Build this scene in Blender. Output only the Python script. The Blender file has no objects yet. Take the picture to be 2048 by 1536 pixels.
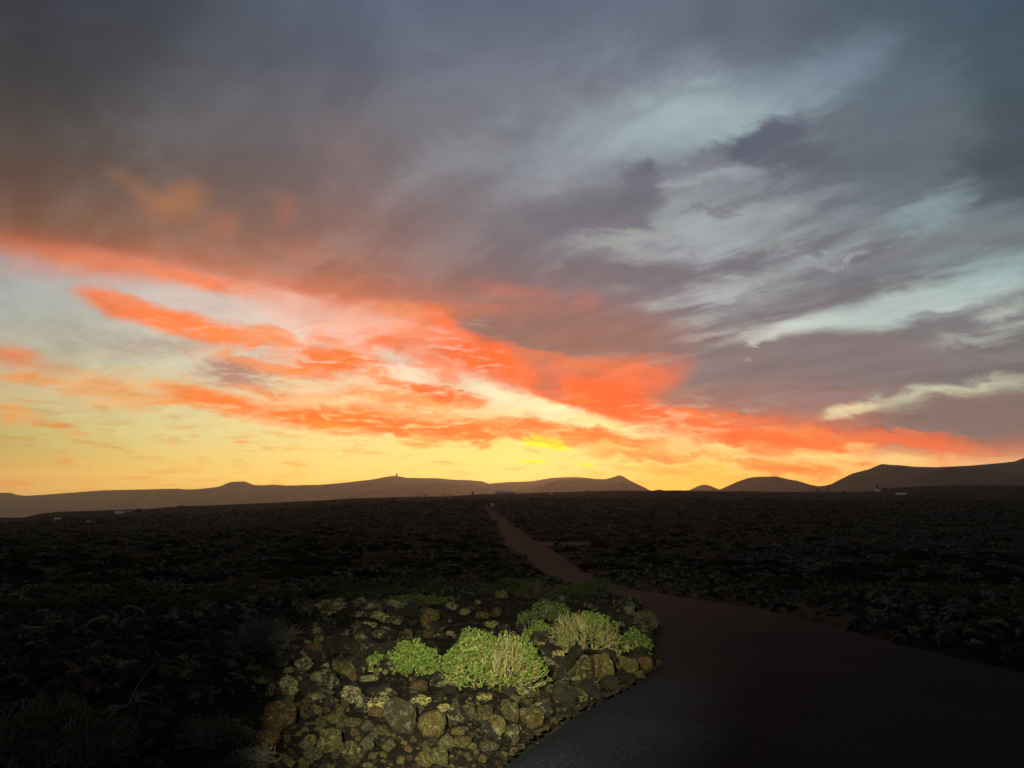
import bpy, bmesh, math, random
import numpy as np
from mathutils import Vector, Matrix

random.seed(7); RNG = np.random.default_rng(11)
SC = bpy.context.scene
COL = SC.collection
R = math.radians

# ------------------------------------------------------------------ camera
FPX = 1480.0; CX = 1024.0; CY = 768.0; HORIZON = 1000.0
PITCH = math.atan((HORIZON - CY) / FPX)
EYE = 1.8
cam_data = bpy.data.cameras.new("camera")
cam_data.sensor_width = 36.0
cam_data.lens = 36.0 * FPX / 2048.0
cam_data.clip_start = 0.05
cam_data.clip_end = 60000.0
cam = bpy.data.objects.new("camera", cam_data); COL.objects.link(cam)
cam.location = (0, 0, EYE)
cam.rotation_euler = (math.pi / 2 + PITCH, 0, 0)
SC.camera = cam
SC.view_settings.view_transform = 'Standard'
SC.view_settings.look = 'None'
SC.view_settings.exposure = 0.0
SC.view_settings.gamma = 1.0
SC.render.engine = 'CYCLES'
SC.cycles.volume_bounces = 1
SC.cycles.max_bounces = 6
SC.cycles.caustics_reflective = False
SC.cycles.caustics_refractive = False

SP, CP = math.sin(PITCH), math.cos(PITCH)
def ray(px, py):
    """world direction of a point of the photograph (2048 x 1536 pixels); forward = +y"""
    u = (np.asarray(px, float) - CX) / FPX; v = (CY - np.asarray(py, float)) / FPX
    return u, CP - v * SP, SP + v * CP
def azel(px, py):
    x, y, z = ray(px, py)
    return np.degrees(np.arctan2(x, y)), np.degrees(np.arctan2(z, np.hypot(x, y)))
def lin(c):
    o = []
    for k in c[:3]:
        k = k / 255.0
        o.append(k / 12.92 if k <= 0.04045 else ((k + 0.055) / 1.055) ** 2.4)
    return (o[0], o[1], o[2], 1.0)

# ------------------------------------------------------------------ sky (world)
W = bpy.data.worlds.new("World"); SC.world = W; W.use_nodes = True
WT = W.node_tree; WT.nodes.clear()
def wn(t, **kw):
    n = WT.nodes.new(t)
    for k, v in kw.items(): setattr(n, k, v)
    return n
def wl(a, b): WT.links.new(a, b)
def wmath(op, a, b=None, clamp=False):
    n = wn('ShaderNodeMath', operation=op, use_clamp=clamp)
    for i, s in enumerate((a, b)):
        if s is None: continue
        if isinstance(s, (int, float)): n.inputs[i].default_value = s
        else: wl(s, n.inputs[i])
    return n.outputs[0]
def wrange(v, a, b, c=0.0, d=1.0, smooth=True):
    n = wn('ShaderNodeMapRange', interpolation_type='SMOOTHSTEP' if smooth else 'LINEAR')
    wl(v, n.inputs[0])
    for i, s in zip((1, 2, 3, 4), (a, b, c, d)): n.inputs[i].default_value = s
    return n.outputs[0]
def wmix(f, a, b):
    n = wn('ShaderNodeMix', data_type='RGBA')
    if isinstance(f, (int, float)): n.inputs[0].default_value = f
    else: wl(f, n.inputs[0])
    for i, s in ((6, a), (7, b)):
        if isinstance(s, tuple): n.inputs[i].default_value = s
        else: wl(s, n.inputs[i])
    return n.outputs[2]
def wmap(vec, loc=(0, 0, 0), rot=(0, 0, 0), scale=(1, 1, 1), kind='POINT'):
    n = wn('ShaderNodeMapping', vector_type=kind)
    wl(vec, n.inputs[0])
    n.inputs[1].default_value = loc; n.inputs[2].default_value = rot; n.inputs[3].default_value = scale
    return n.outputs[0]
def wnoise(vec, scale, detail, rough, lac=2.0, dist=0.0):
    n = wn('ShaderNodeTexNoise'); wl(vec, n.inputs['Vector'])
    n.inputs['Scale'].default_value = scale; n.inputs['Detail'].default_value = detail
    n.inputs['Roughness'].default_value = rough; n.inputs['Lacunarity'].default_value = lac
    n.inputs['Distortion'].default_value = dist
    return n

tc = wn('ShaderNodeTexCoord')
sep = wn('ShaderNodeSeparateXYZ'); wl(tc.outputs['Generated'], sep.inputs[0])
X, Y, Z = sep.outputs
az = wmath('MULTIPLY', wmath('ARCTAN2', X, Y), 180 / math.pi)
el = wmath('MULTIPLY', wmath('ARCSINE', Z), 180 / math.pi)
pc = wn('ShaderNodeCombineXYZ'); wl(az, pc.inputs[0]); wl(el, pc.inputs[1])
P0 = pc.outputs[0]
# cloud-layer plane: bands run towards the azimuth where the layer meets the horizon
zc = wmath('ADD', wmath('MAXIMUM', Z, 0.0), 0.10)
qc = wn('ShaderNodeCombineXYZ'); wl(wmath('DIVIDE', X, zc), qc.inputs[0]); wl(wmath('DIVIDE', Y, zc), qc.inputs[1])
Q = qc.outputs[0]
BAND = R(-38)
QL = wmap(wmap(Q, rot=(0, 0, BAND)), scale=(1.0, 0.22, 1.0))          # long streaks
QM = wmap(wmap(Q, rot=(0, 0, BAND)), scale=(1.0, 0.50, 1.0))
# low clouds: torn sideways, leaning a little down to the right
PL = wmap(wmap(P0, rot=(0, 0, R(12))), scale=(0.42, 1.0, 1.0))
n_soft = wnoise(PL, 0.22, 3.0, 0.5)
n_wisp = wnoise(PL, 0.62, 8.0, 0.66, dist=0.5)
def warped(base, noise, ax, ay):
    s = wn('ShaderNodeVectorMath', operation='SUBTRACT'); wl(noise.outputs['Color'], s.inputs[0]); s.inputs[1].default_value = (.5, .5, .5)
    m = wn('ShaderNodeVectorMath', operation='MULTIPLY'); wl(s.outputs[0], m.inputs[0]); m.inputs[1].default_value = (ax, ay, 0)
    a = wn('ShaderNodeVectorMath', operation='ADD'); wl(base, a.inputs[0]); wl(m.outputs[0], a.inputs[1])
    return a.outputs[0]
PS = warped(P0, n_soft, 5.0, 2.2)
PW = warped(PS, n_wisp, 5.5, 3.4)
WARP = {'s': PS, 'w': PW, 'n': warped(P0, n_wisp, 3.2, 1.3)}

EL0, ELR = -3.0, 45.0
fel = wmath('DIVIDE', wmath('SUBTRACT', el, EL0), ELR, True)
def ramp_field(cols, fac):
    out = None; prev = None
    for px, stops in cols:
        cr = wn('ShaderNodeValToRGB'); wl(fac, cr.inputs[0])
        st = sorted(((float(azel(px, py)[1]) - EL0) / ELR, c) for py, c in stops)
        e = cr.color_ramp.elements
        e[0].position = st[0][0]; e[0].color = lin(st[0][1])
        e[1].position = st[-1][0]; e[1].color = lin(st[-1][1])
        for p, c in st[1:-1]:
            k = e.new(p); k.color = lin(c)
        a = float(azel(px, 700)[0])
        out = cr.outputs[0] if out is None else wmix(wrange(az, prev, a, smooth=False), out, cr.outputs[0])
        prev = a
    return out

CLEAR = ramp_field([
 (0, [(1000,(218,160,78)),(950,(212,162,80)),(900,(190,164,90)),(860,(188,172,104)),(800,(200,178,130)),(700,(182,174,150)),(620,(165,172,162)),(560,(158,164,162)),(480,(150,152,158)),(0,(90,100,115))]),
 (350, [(985,(240,186,84)),(930,(232,196,104)),(870,(222,206,138)),(800,(216,204,152)),(720,(202,198,172)),(640,(202,194,182)),(570,(208,190,180)),(480,(165,168,176)),(0,(100,110,125))]),
 (700, [(975,(255,210,98)),(925,(255,220,122)),(880,(248,222,142)),(800,(250,215,162)),(720,(238,222,195)),(640,(228,208,194)),(500,(178,180,185)),(0,(110,120,138))]),
 (1024, [(980,(255,210,90)),(930,(255,225,120)),(880,(255,226,122)),(820,(250,232,178)),(760,(242,228,194)),(700,(226,214,200)),(550,(188,190,195)),(300,(168,176,190)),(100,(140,150,165)),(0,(105,114,135))]),
 (1400, [(985,(255,192,45)),(940,(255,204,100)),(900,(255,208,122)),(850,(250,220,168)),(700,(212,214,200)),(600,(196,204,202)),(260,(168,186,198)),(150,(140,155,172)),(0,(105,116,136))]),
 (1750, [(960,(255,180,80)),(920,(255,195,112)),(880,(250,202,140)),(820,(225,218,180)),(700,(204,212,194)),(620,(195,206,198)),(500,(165,178,184)),(400,(152,168,176)),(250,(128,146,160)),(100,(106,123,142)),(0,(86,100,118))]),
 (2048, [(920,(240,180,125)),(860,(222,195,150)),(800,(210,205,170)),(730,(195,202,175)),(600,(174,190,184)),(530,(150,174,175)),(400,(118,138,144)),(250,(84,104,115)),(100,(70,90,106)),(0,(68,88,106))]),
], fel)
DECK = ramp_field([
 (0, [(0,(60,61,72)),(130,(67,66,70)),(250,(84,75,72)),(350,(100,75,66)),(430,(122,84,66)),(480,(165,95,70)),(540,(215,130,95)),(700,(220,150,110))]),
 (350, [(0,(76,83,95)),(150,(88,88,98)),(280,(102,95,98)),(400,(124,98,88)),(470,(148,104,82)),(520,(180,108,80)),(565,(232,125,92)),(700,(180,150,130))]),
 (700, [(0,(94,104,126)),(120,(98,102,120)),(250,(114,110,118)),(380,(132,110,112)),(470,(145,107,100)),(540,(163,108,90)),(590,(205,118,88)),(640,(245,130,95))]),
 (1024, [(0,(98,108,130)),(120,(111,116,132)),(250,(122,124,136)),(400,(125,122,132)),(500,(120,112,120)),(570,(132,108,110)),(620,(150,105,98)),(680,(142,102,92)),(740,(175,105,88)),(800,(215,110,80))]),
 (1400, [(0,(104,114,134)),(250,(120,124,138)),(400,(120,121,134)),(550,(118,114,124)),(650,(118,109,115)),(740,(128,108,110)),(800,(150,108,102)),(840,(190,108,85)),(890,(250,110,60))]),
 (1750, [(0,(86,98,116)),(200,(100,112,124)),(400,(111,116,126)),(550,(115,114,120)),(700,(120,110,114)),(790,(130,108,108)),(850,(165,108,95)),(900,(215,110,75))]),
 (2048, [(0,(70,88,106)),(200,(74,90,102)),(400,(80,86,96)),(600,(110,110,115)),(700,(108,104,108)),(800,(108,95,96)),(860,(135,102,96)),(915,(200,108,80))]),
], fel)

# lower edge of the big cloud deck, as elevation over azimuth
EDGE = [(-300,470),(0,515),(200,530),(400,572),(600,615),(800,665),(880,715),(960,760),(1080,800),(1200,830),(1330,852),(1500,880),(1650,900),(1800,915),(1950,925),(2150,940)]
er = wn('ShaderNodeValToRGB'); er.color_ramp.interpolation = 'LINEAR'
sepW = wn('ShaderNodeSeparateXYZ'); wl(WARP['n'], sepW.inputs[0])
A0, AR = -45.0, 90.0
wl(wmath('DIVIDE', wmath('SUBTRACT', sepW.outputs[0], A0), AR, True), er.inputs[0])
pts = [((float(azel(x, y)[0]) - A0) / AR, float(azel(x, y)[1]) / 45.0) for x, y in EDGE]
e = er.color_ramp.elements
e[0].position, e[0].color = pts[0][0], (pts[0][1],) * 3 + (1,)
e[1].position, e[1].color = pts[-1][0], (pts[-1][1],) * 3 + (1,)
for p, v in pts[1:-1]:
    k = e.new(p); k.color = (v, v, v, 1)
edge_el = wmath('MULTIPLY', er.outputs[0], 45.0)
over = wmath('SUBTRACT', sepW.outputs[1], edge_el)
deck_a = wrange(over, -0.5, 1.6)
# holes and streaks of clearer sky inside the deck, stronger to the right of the sunset
n_st = wnoise(QM, 4.0, 9.0, 0.64, dist=0.45)
n_ln = wnoise(QL, 5.5, 6.0, 0.55)
st = wmath('ADD', wmath('MULTIPLY', n_st.outputs[0], 0.6), wmath('MULTIPLY', n_ln.outputs[0], 0.4))
hole = wmath('MULTIPLY', wrange(st, 0.45, 0.62), wrange(az, 0.0, 15.0, 0.10, 0.50))
hole = wmath('MULTIPLY', hole, wrange(el, 7.0, 14.0))
sky = wmix(wmath('MULTIPLY', deck_a, wmath('SUBTRACT', 1.0, hole)), CLEAR, DECK)

NS = 0; TOK = dict(WARP)
def S(x0, y0, x1, y1, hw, c, op, inner=0.15, w='n', mod=None):
    global sky, NS, TOK
    if NS % 8 == 0 and NS:      # keeps the node evaluation in order, so the shader stack stays small
        TOK = {}
        for k_, v_ in WARP.items():
            m_ = wn('ShaderNodeVectorMath', operation='MULTIPLY_ADD')
            wl(sky, m_.inputs[0]); m_.inputs[1].default_value = (0, 0, 1e-7); wl(v_, m_.inputs[2])
            TOK[k_] = m_.outputs[0]
    NS += 1
    a0, e0 = azel(x0, y0); a1, e1 = azel(x1, y1)
    L = max(math.hypot(a1 - a0, e1 - e0) / 2 + hw * 0.012, 0.05)
    ang = math.atan2(e1 - e0, a1 - a0)
    wd = hw / FPX * 180 / math.pi * 1.35
    v = wmap(TOK[w], loc=((a0 + a1) / 2, (e0 + e1) / 2, 0), rot=(0, 0, ang), scale=(L * 1.15, wd, 1), kind='TEXTURE')
    ln = wn('ShaderNodeVectorMath', operation='LENGTH'); wl(v, ln.inputs[0])
    a = wrange(ln.outputs['Value'], 1.0, inner, 0.0, op)
    if mod is not None: a = wmath('MULTIPLY', a, mod)
    if c[0] > 215 and c[2] < 125 and c[1] < 165: c = (c[0], c[1] * 0.97, c[2] * 0.72)      # lit underside of cloud
    sky = wmix(a, sky, lin(c))
# texture that lets strokes break up
MODW = wrange(n_wisp.outputs[0], 0.34, 0.58, 0.35, 1.0)
MODL = wrange(st, 0.38, 0.60, 0.25, 1.0)
for a in [
 # top right: open patch with dark scud below it
 (950,330,1420,200,85,(166,176,190),.62,.1,'w'), (1200,290,1640,170,75,(168,187,198),.85,.1,'w'),
 (1450,190,1850,70,60,(124,142,162),.6,.1,'w'), (1330,40,1500,20,60,(98,104,120),.5,.1,'w'),
 (780,340,1020,290,48,(150,152,162),.55,.1,'w'), (1620,350,2000,220,95,(102,114,126),.8,.2,'w'),
 (1690,290,1920,130,62,(96,109,123),.8,.2,'w'), (1405,318,1620,240,32,(92,97,114),1,.35,'w'),
 (1480,318,1680,318,34,(96,102,117),1,.3,'w'), (1240,440,1325,345,52,(108,107,121),.95,.3,'w'),
 (1060,455,1330,420,34,(114,111,124),.8,.2,'w'), (1960,400,2120,180,80,(70,80,94),.75,.1,'w'),
 (1340,360,1560,350,26,(150,152,163),.4,.1,'w'),
 (1110,495,1370,445,18,(160,162,158),.62,.1,'w'), (1770,470,1970,350,30,(134,156,162),.8,.1,'w'),
 (1400,500,1740,345,26,(152,160,168),.55,.1,'w'), (1440,590,1800,440,26,(158,165,168),.5,.1,'w'),
 (1380,655,1640,555,20,(150,152,152),.4,.1,'w'), (1500,600,2100,425,34,(110,111,119),.75,.2,'w'),
 (1760,550,2100,470,20,(122,138,142),.6,.1,'w'),
 # bright slots on the right
 (1370,712,1700,632,17,(206,210,196),.95,.2,'n'), (1530,668,2130,545,31,(186,202,196),.92,.3,'n'),
 (1860,590,2130,505,34,(152,177,178),.6,.1,'n'), (1680,690,2100,590,22,(124,123,126),.62,.1,'w'),
 (1740,700,2100,640,16,(172,178,168),.6,.1,'w'), (1340,735,1900,712,54,(121,109,112),1,.6,'n'),
 (1750,770,2100,690,28,(114,108,112),.85,.2,'w'), (1400,790,1720,790,40,(140,108,108),.8,.2,'n'),
 (1630,836,1780,805,12,(226,212,166),.95,.1,'n'), (1690,822,2130,732,22,(200,201,172),.92,.1,'w'),
 (1720,868,2140,815,46,(120,101,99),1,.5,'n'), (1900,900,2140,875,22,(175,104,86),.6,.1,'n'),
 # warm wisps in the dark upper left
 (190,330,330,425,24,(152,107,82),.5,.1,'s'), (285,425,420,385,36,(184,122,84),.7,.1,'s'),
 (395,465,480,425,26,(176,112,88),.6,.1,'s'), (560,380,585,455,30,(170,112,92),.5,.1,'s'),
 (560,490,680,500,30,(180,108,86),.4,.1,'s'), (600,270,760,320,60,(132,112,116),.5,.1,'s'),
 # glowing underside of the deck
 (-60,478,420,560,30,(236,122,84),.75,.1,'n'), (250,528,570,598,18,(250,128,88),.8,.1,'n'),
 (430,572,920,690,36,(246,130,98),.75,.1,'n'), (-60,530,200,545,22,(205,150,140),.6,.1,'n'),
 (280,590,860,655,40,(228,200,184),.55,.1,'w'), (760,606,1140,620,18,(222,118,86),.75,.1,'s'),
 (1150,640,1190,590,30,(190,108,98),.5,.1,'s'), (860,648,1420,672,50,(141,103,96),.95,.4,'n'),
 (960,640,1250,690,42,(142,102,93),.8,.4,'n'),
 # the spear and its tail
 (160,578,320,640,26,(248,128,92),.95,.35,'n'), (230,612,520,690,24,(255,132,88),1,.4,'n'),
 (380,672,640,690,18,(255,140,95),.8,.2,'w'), (-60,640,450,705,24,(166,156,142),.6,.1,'w'),
 (120,690,460,700,14,(178,154,134),.5,.1,'w'), (-60,690,120,738,18,(234,128,90),.8,.1,'n'),
 (-40,745,150,768,14,(234,150,88),.85,.1,'n'), (60,742,420,800,34,(244,160,106),.7,.1,'w'),
 (340,752,580,735,30,(178,128,116),.9,.2,'w'), (500,740,700,750,22,(222,140,118),.6,.1,'w'),
 (310,772,520,826,24,(255,136,66),.85,.2,'n'), (340,790,560,815,15,(255,122,40),.9,.2,'n'),
 (480,824,840,842,27,(255,124,38),1,.4,'n'), (600,848,740,860,12,(255,150,60),.9,.2,'n'),
 (430,780,900,815,22,(255,170,110),.6,.1,'w'), (520,720,780,738,22,(255,122,66),.95,.2,'w'),
 (470,650,640,700,16,(255,150,110),.6,.1,'w'), (640,690,960,670,26,(255,118,72),.9,.2,'w'),
 (840,620,960,740,44,(255,112,70),.9,.2,'s'), (860,690,1080,740,40,(255,104,52),1,.3,'n'),
 (740,762,960,806,19,(255,108,52),1,.3,'w'), (700,720,930,726,11,(224,205,190),.8,.1,'w'),
 (960,745,1360,835,36,(255,100,44),1,.3,'n'), (1090,790,1340,762,48,(255,98,42),.85,.2,'s'),
 (980,745,1380,712,20,(235,112,76),.7,.1,'n'), (1240,800,1400,715,34,(232,104,78),.6,.1,'s'),
 (1060,742,1130,800,26,(176,100,86),.7,.1,'s'), (900,845,1200,870,20,(255,124,56),.95,.3,'w'),
 (1260,838,1640,888,36,(255,100,32),.95,.1,'w'), (1480,862,1800,892,26,(255,104,36),.95,.1,'w'),
 (1680,866,2000,922,21,(255,106,46),.9,.1,'w'),
 # pale wedge under the long orange ray
 (930,770,1040,806,20,(243,232,190),.95,.2,'n'), (990,786,1200,838,13,(250,234,178),1,.3,'n'),
 (1120,824,1300,866,11,(255,228,150),1,.3,'n'), (820,800,1080,826,14,(255,205,130),.7,.1,'w'),
 (760,858,1060,874,15,(255,122,44),.9,.2,'w'), (1050,826,1115,886,26,(250,124,76),.85,.2,'s'),
 (1090,852,1340,886,16,(255,124,44),.95,.2,'w'), (790,886,880,893,9,(250,180,84),.9,.2,'n'),
 (1020,878,1160,890,7,(255,215,20),.9,.2,'w'), (1040,884,1150,894,5,(255,250,0),1,.4,'n'),
 (1030,921,1090,922,4,(255,240,0),1,.3,'n'), (1150,927,1200,928,2.5,(255,232,10),1,.3,'n'),
 (1180,900,1420,925,15,(255,136,42),.9,.2,'w'), (1290,900,1350,915,14,(240,130,84),.7,.1,'n'),
 (1380,895,1520,888,11,(255,222,135),.9,.2,'w'), (1400,918,1720,950,11,(255,134,36),.9,.2,'w'),
 (1570,905,1740,900,14,(254,214,128),.95,.2,'w'), (1250,950,1560,962,8,(255,170,40),.7,.1,'w'),
 (1730,918,1850,922,9,(255,205,130),.8,.2,'n'), (1700,930,1760,926,5,(255,150,60),.8,.2,'n'),
 # second layer of glow in the middle
 (520,640,900,640,34,(246,168,140),.55,.1,'w'), (540,700,800,736,26,(255,122,62),.9,.25,'w'),
 (600,770,1010,838,26,(255,150,84),.75,.15,'w'), (700,840,1040,874,24,(255,118,36),.95,.3,'w'),
 (1000,850,1260,880,22,(255,122,44),.8,.2,'w'), (560,798,760,806,10,(255,196,130),.8,.1,'w'),
 (720,738,800,760,10,(250,200,160),.7,.1,'w'), (1130,795,1500,862,30,(255,98,32),.9,.1,'w'),
 (1420,858,1640,878,38,(255,100,34),.8,.1,'w'), (1150,880,1500,930,12,(255,160,62),.7,.1,'w'),
 (1560,930,1720,948,9,(255,142,46),.8,.1,'w'), (1320,935,1480,950,9,(255,205,70),.7,.1,'w'),
 (900,560,1150,600,18,(196,112,92),.5,.1,'s'), 
 (1300,815,1560,842,14,(255,122,66),.6,.1,'w'), (1500,850,1700,862,10,(255,140,84),.6,.1,'w'),
 (1180,745,1330,735,18,(255,118,76),.6,.1,'w'), (1000,700,1200,735,16,(240,120,84),.6,.1,'w'),
 (330,700,640,742,15,(255,150,104),.7,.1,'w'), (590,655,700,690,16,(255,140,105),.75,.1,'w'),
 (640,750,860,772,14,(255,128,70),.8,.15,'w'), (800,700,920,760,30,(255,112,62),.8,.2,'w'),
 (880,780,1000,815,14,(255,120,60),.8,.15,'w'), (300,800,420,812,12,(250,150,84),.8,.1,'w'),
 (400,760,620,790,12,(240,140,96),.7,.1,'w'), (1150,790,1290,800,34,(255,90,40),.8,.2,'s'),
 (860,610,920,660,24,(255,118,84),.8,.1,'s'), (540,600,760,640,16,(240,180,160),.6,.1,'w'),
 # scud detail at the upper right
 (1290,345,1315,330,16,(104,106,120),.9,.2,'w'), (1360,330,1480,320,14,(128,126,138),.7,.1,'w'),
 (1560,232,1600,225,16,(110,116,130),.8,.1,'w'), 
 (1300,380,1480,350,14,(160,162,172),.6,.1,'w'), (1330,455,1600,380,12,(112,110,122),.7,.1,'w'),
 (1480,515,1560,470,14,(150,156,154),.6,.1,'w'), (1560,520,1700,455,14,(106,108,118),.7,.1,'w'),
 (1640,540,1760,490,10,(165,172,172),.6,.1,'w'), (1280,520,1500,560,30,(118,112,122),.6,.1,'w'),
 (1000,380,1180,350,20,(140,140,150),.5,.1,'w'), (1900,640,2100,600,10,(178,186,176),.6,.1,'w'),
 (1760,640,1960,600,8,(120,120,124),.6,.1,'w'), (1500,690,1560,660,12,(212,214,200),.6,.1,'w'),
 # golden glow resting on the hills, peach halo round the long ray
 (1080,958,1720,968,26,(255,184,34),.6,.0,'n'), (1480,925,1720,950,16,(255,132,36),.8,.15,'w'),
 (1200,938,1420,950,10,(255,160,40),.6,.1,'w'), (1250,905,1380,925,12,(250,140,84),.7,.1,'w'),
 (760,640,960,700,26,(250,160,128),.45,.0,'w'), (1380,850,1720,840,20,(214,108,78),.5,.0,'n'),
 (1700,850,1960,890,16,(206,108,80),.5,.0,'n'), (700,600,900,640,22,(250,150,118),.5,.0,'n'),
 (1380,640,1760,560,26,(122,120,126),.5,.1,'w'), (1180,560,1420,600,34,(120,112,120),.6,.1,'w'),
 (1290,430,1620,350,34,(122,122,133),.6,.1,'w'), (1420,470,1700,420,22,(128,128,138),.5,.1,'w'), (1620,420,1900,330,26,(110,118,128),.5,.1,'w'),
 # little strays low on the left
 (-30,825,100,850,17,(236,158,102),.8,.1,'w'), (70,848,158,856,8,(222,130,72),.95,.3,'n'),
 (100,862,200,872,6,(226,164,98),.6,.1,'n'), (-20,966,90,966,5,(238,146,78),.7,.1,'n'),
 (90,908,260,944,5,(238,176,94),.6,.1,'n'), (300,912,390,930,4,(246,188,92),.5,.1,'n'),
 (455,886,510,884,4,(238,170,96),.7,.1,'n'),
]: S(*a)
# fine grain of the cloud: slight brightness variation
fine = wmath('ADD', wmath('MULTIPLY', wrange(n_st.outputs[0], 0.3, 0.7, -0.16, 0.16, False), wrange(el, 2, 9)), 1.0)
mul = wn('ShaderNodeVectorMath', operation='SCALE'); wl(sky, mul.inputs[0]); wl(fine, mul.inputs['Scale'])
sky = mul.outputs[0]
# brighter towards the horizon, where the light passes the low haze
# torn filaments let the clear sky through the low clouds, and the red turns to amber in places
n_t = wnoise(wmap(P0, loc=(31, 7, 0), rot=(0, 0, R(10)), scale=(0.30, 1.25, 1.0)), 1.15, 8.0, 0.66, dist=0.25)
low = wmath('MULTIPLY', wrange(el, 16.0, 9.0), wrange(az, 3.5, -5.0, 0.0, 1.0))
low = wmath('MAXIMUM', low, wmath('MULTIPLY', wmath('MULTIPLY', wrange(el, 8.8, 6.2), 0.60), wrange(az, 24, 12)))
lowr = wrange(el, 11.0, 5.0)
low = wmath('MULTIPLY', low, wrange(el, 0.5, 3.0, 0.4, 1.0))
sky = wmix(wmath('MULTIPLY', wrange(n_t.outputs[0], 0.50, 0.64, 0.0, 0.60), low), sky, CLEAR)
am = wn('ShaderNodeMix', data_type='RGBA', blend_type='MULTIPLY'); wl(wmath('MULTIPLY', wrange(n_t.outputs[0], 0.50, 0.34, 0.0, 0.8), lowr), am.inputs[0])
wl(sky, am.inputs[6]); am.inputs[7].default_value = (1.0, 0.70, 0.50, 1); sky = am.outputs[2]
tone = wn('ShaderNodeMix', data_type='RGBA', blend_type='MULTIPLY'); wl(wrange(el, 12.0, 26.0), tone.inputs[0])
wl(sky, tone.inputs[6]); tone.inputs[7].default_value = (0.91, 0.92, 0.875, 1); sky = tone.outputs[2]
vg = wmath('MULTIPLY', wrange(el, 14, 34), wrange(wmath('ABSOLUTE', wmath('SUBTRACT', az, 6.0)), 14, 42, 0.0, 1.0))  # lens vignette put into the sky colour at the upper corners
tone = wn('ShaderNodeMix', data_type='RGBA', blend_type='MULTIPLY'); wl(vg, tone.inputs[0])
wl(sky, tone.inputs[6]); tone.inputs[7].default_value = (0.80, 0.80, 0.80, 1); sky = tone.outputs[2]
ext = wmath('POWER', math.e, wmath('DIVIDE', 0.019, wmath('MAXIMUM', Z, 0.030)))
mu2 = wn('ShaderNodeVectorMath', operation='SCALE'); wl(sky, mu2.inputs[0]); wl(ext, mu2.inputs['Scale'])
sky = mu2.outputs[0]
# away from the sunset the unseen sky is even grey, set to light the house
aaz = wmath('ABSOLUTE', az)
sky = wmix(wmath('MULTIPLY', wrange(aaz, 42, 95), 1.0), sky, lin((104, 107, 112)))
sky = wmix(wrange(el, 38, 54), sky, lin((36, 40, 50)))  # unseen overhead sky darkened to cut the light on the ground
SUN_AZ = float(azel(1130, 980)[0]); SUN_EL = 0.6
ns = wn('ShaderNodeTexSky', sky_type='NISHITA'); ns.sun_disc = False
ns.sun_elevation = R(SUN_EL); ns.sun_rotation = R(SUN_AZ)
b1 = wn('ShaderNodeBackground'); wl(sky, b1.inputs[0]); b1.inputs[1].default_value = 1.0
b2 = wn('ShaderNodeBackground'); wl(ns.outputs[0], b2.inputs[0]); b2.inputs[1].default_value = 0.008
ad = wn('ShaderNodeAddShader'); wl(b1.outputs[0], ad.inputs[0]); wl(b2.outputs[0], ad.inputs[1])
wo = wn('ShaderNodeOutputWorld'); wl(ad.outputs[0], wo.inputs[0])
W.cycles.sampling_method = 'MANUAL'; W.cycles.sample_map_resolution = 512

sd = bpy.data.lights.new("sun", 'SUN'); sd.energy = 0.16; sd.angle = R(4); sd.color = (1.0, 0.50, 0.24)
sun = bpy.data.objects.new("sun", sd); COL.objects.link(sun)
_d = Vector((math.sin(R(SUN_AZ)) * math.cos(R(3.2)), math.cos(R(SUN_AZ)) * math.cos(R(3.2)), math.sin(R(3.2))))
sun.rotation_euler = _d.to_track_quat('Z', 'Y').to_euler(); sun.location = (0, 0, 60)

# a hand torch held beside the camera: the photograph shows its pool of light on the nearest bushes
tl = bpy.data.lights.new("torch", 'SPOT'); tl.energy = 6800; tl.color = (1.0, 0.93, 0.58)
tl.spot_size = R(36); tl.spot_blend = 1.0; tl.shadow_soft_size = 0.03
torch = bpy.data.objects.new("torch", tl); COL.objects.link(torch)
torch.location = (-0.45, 0.05, 2.15)

# ------------------------------------------------------------------ helpers
def tag(o, label=None, cat=None, group=None, kind=None):
    if label: o['label'] = label
    if cat: o['category'] = cat
    if group: o['group'] = group
    if kind: o['kind'] = kind
    return o
def mesh_np(name, V, F, mats, smooth=True, mi=None, attr=None):
    """F: (n,3) or (n,4) int array"""
    me = bpy.data.meshes.new(name)
    V = np.ascontiguousarray(V, np.float32); F = np.ascontiguousarray(F, np.int32)
    me.vertices.add(len(V)); me.vertices.foreach_set('co', V.ravel())
    k = F.shape[1]
    me.loops.add(F.size); me.loops.foreach_set('vertex_index', F.ravel())
    me.polygons.add(len(F)); me.polygons.foreach_set('loop_start', np.arange(0, F.size, k, dtype=np.int32))
    try: me.polygons.foreach_set('loop_total', np.full(len(F), k, np.int32))
    except Exception: pass
    me.polygons.foreach_set('use_smooth', np.full(len(F), smooth, bool))
    for m in (mats if isinstance(mats, (list, tuple)) else [mats]): me.materials.append(m)
    if mi is not None: me.polygons.foreach_set('material_index', np.asarray(mi, np.int32))
    me.update(calc_edges=True); me.validate()
    return me
def obj(name, me, parent=None, loc=None):
    o = bpy.data.objects.new(name, me); COL.objects.link(o)
    if parent: o.parent = parent
    if loc is not None: o.location = loc
    return o
def thing(name, label, cat, loc, rz=0.0, group=None):
    o = bpy.data.objects.new(name, None); COL.objects.link(o)
    o.location = loc; o.rotation_euler = (0, 0, rz); o.empty_display_size = 0.2
    return tag(o, label, cat, group)

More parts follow.
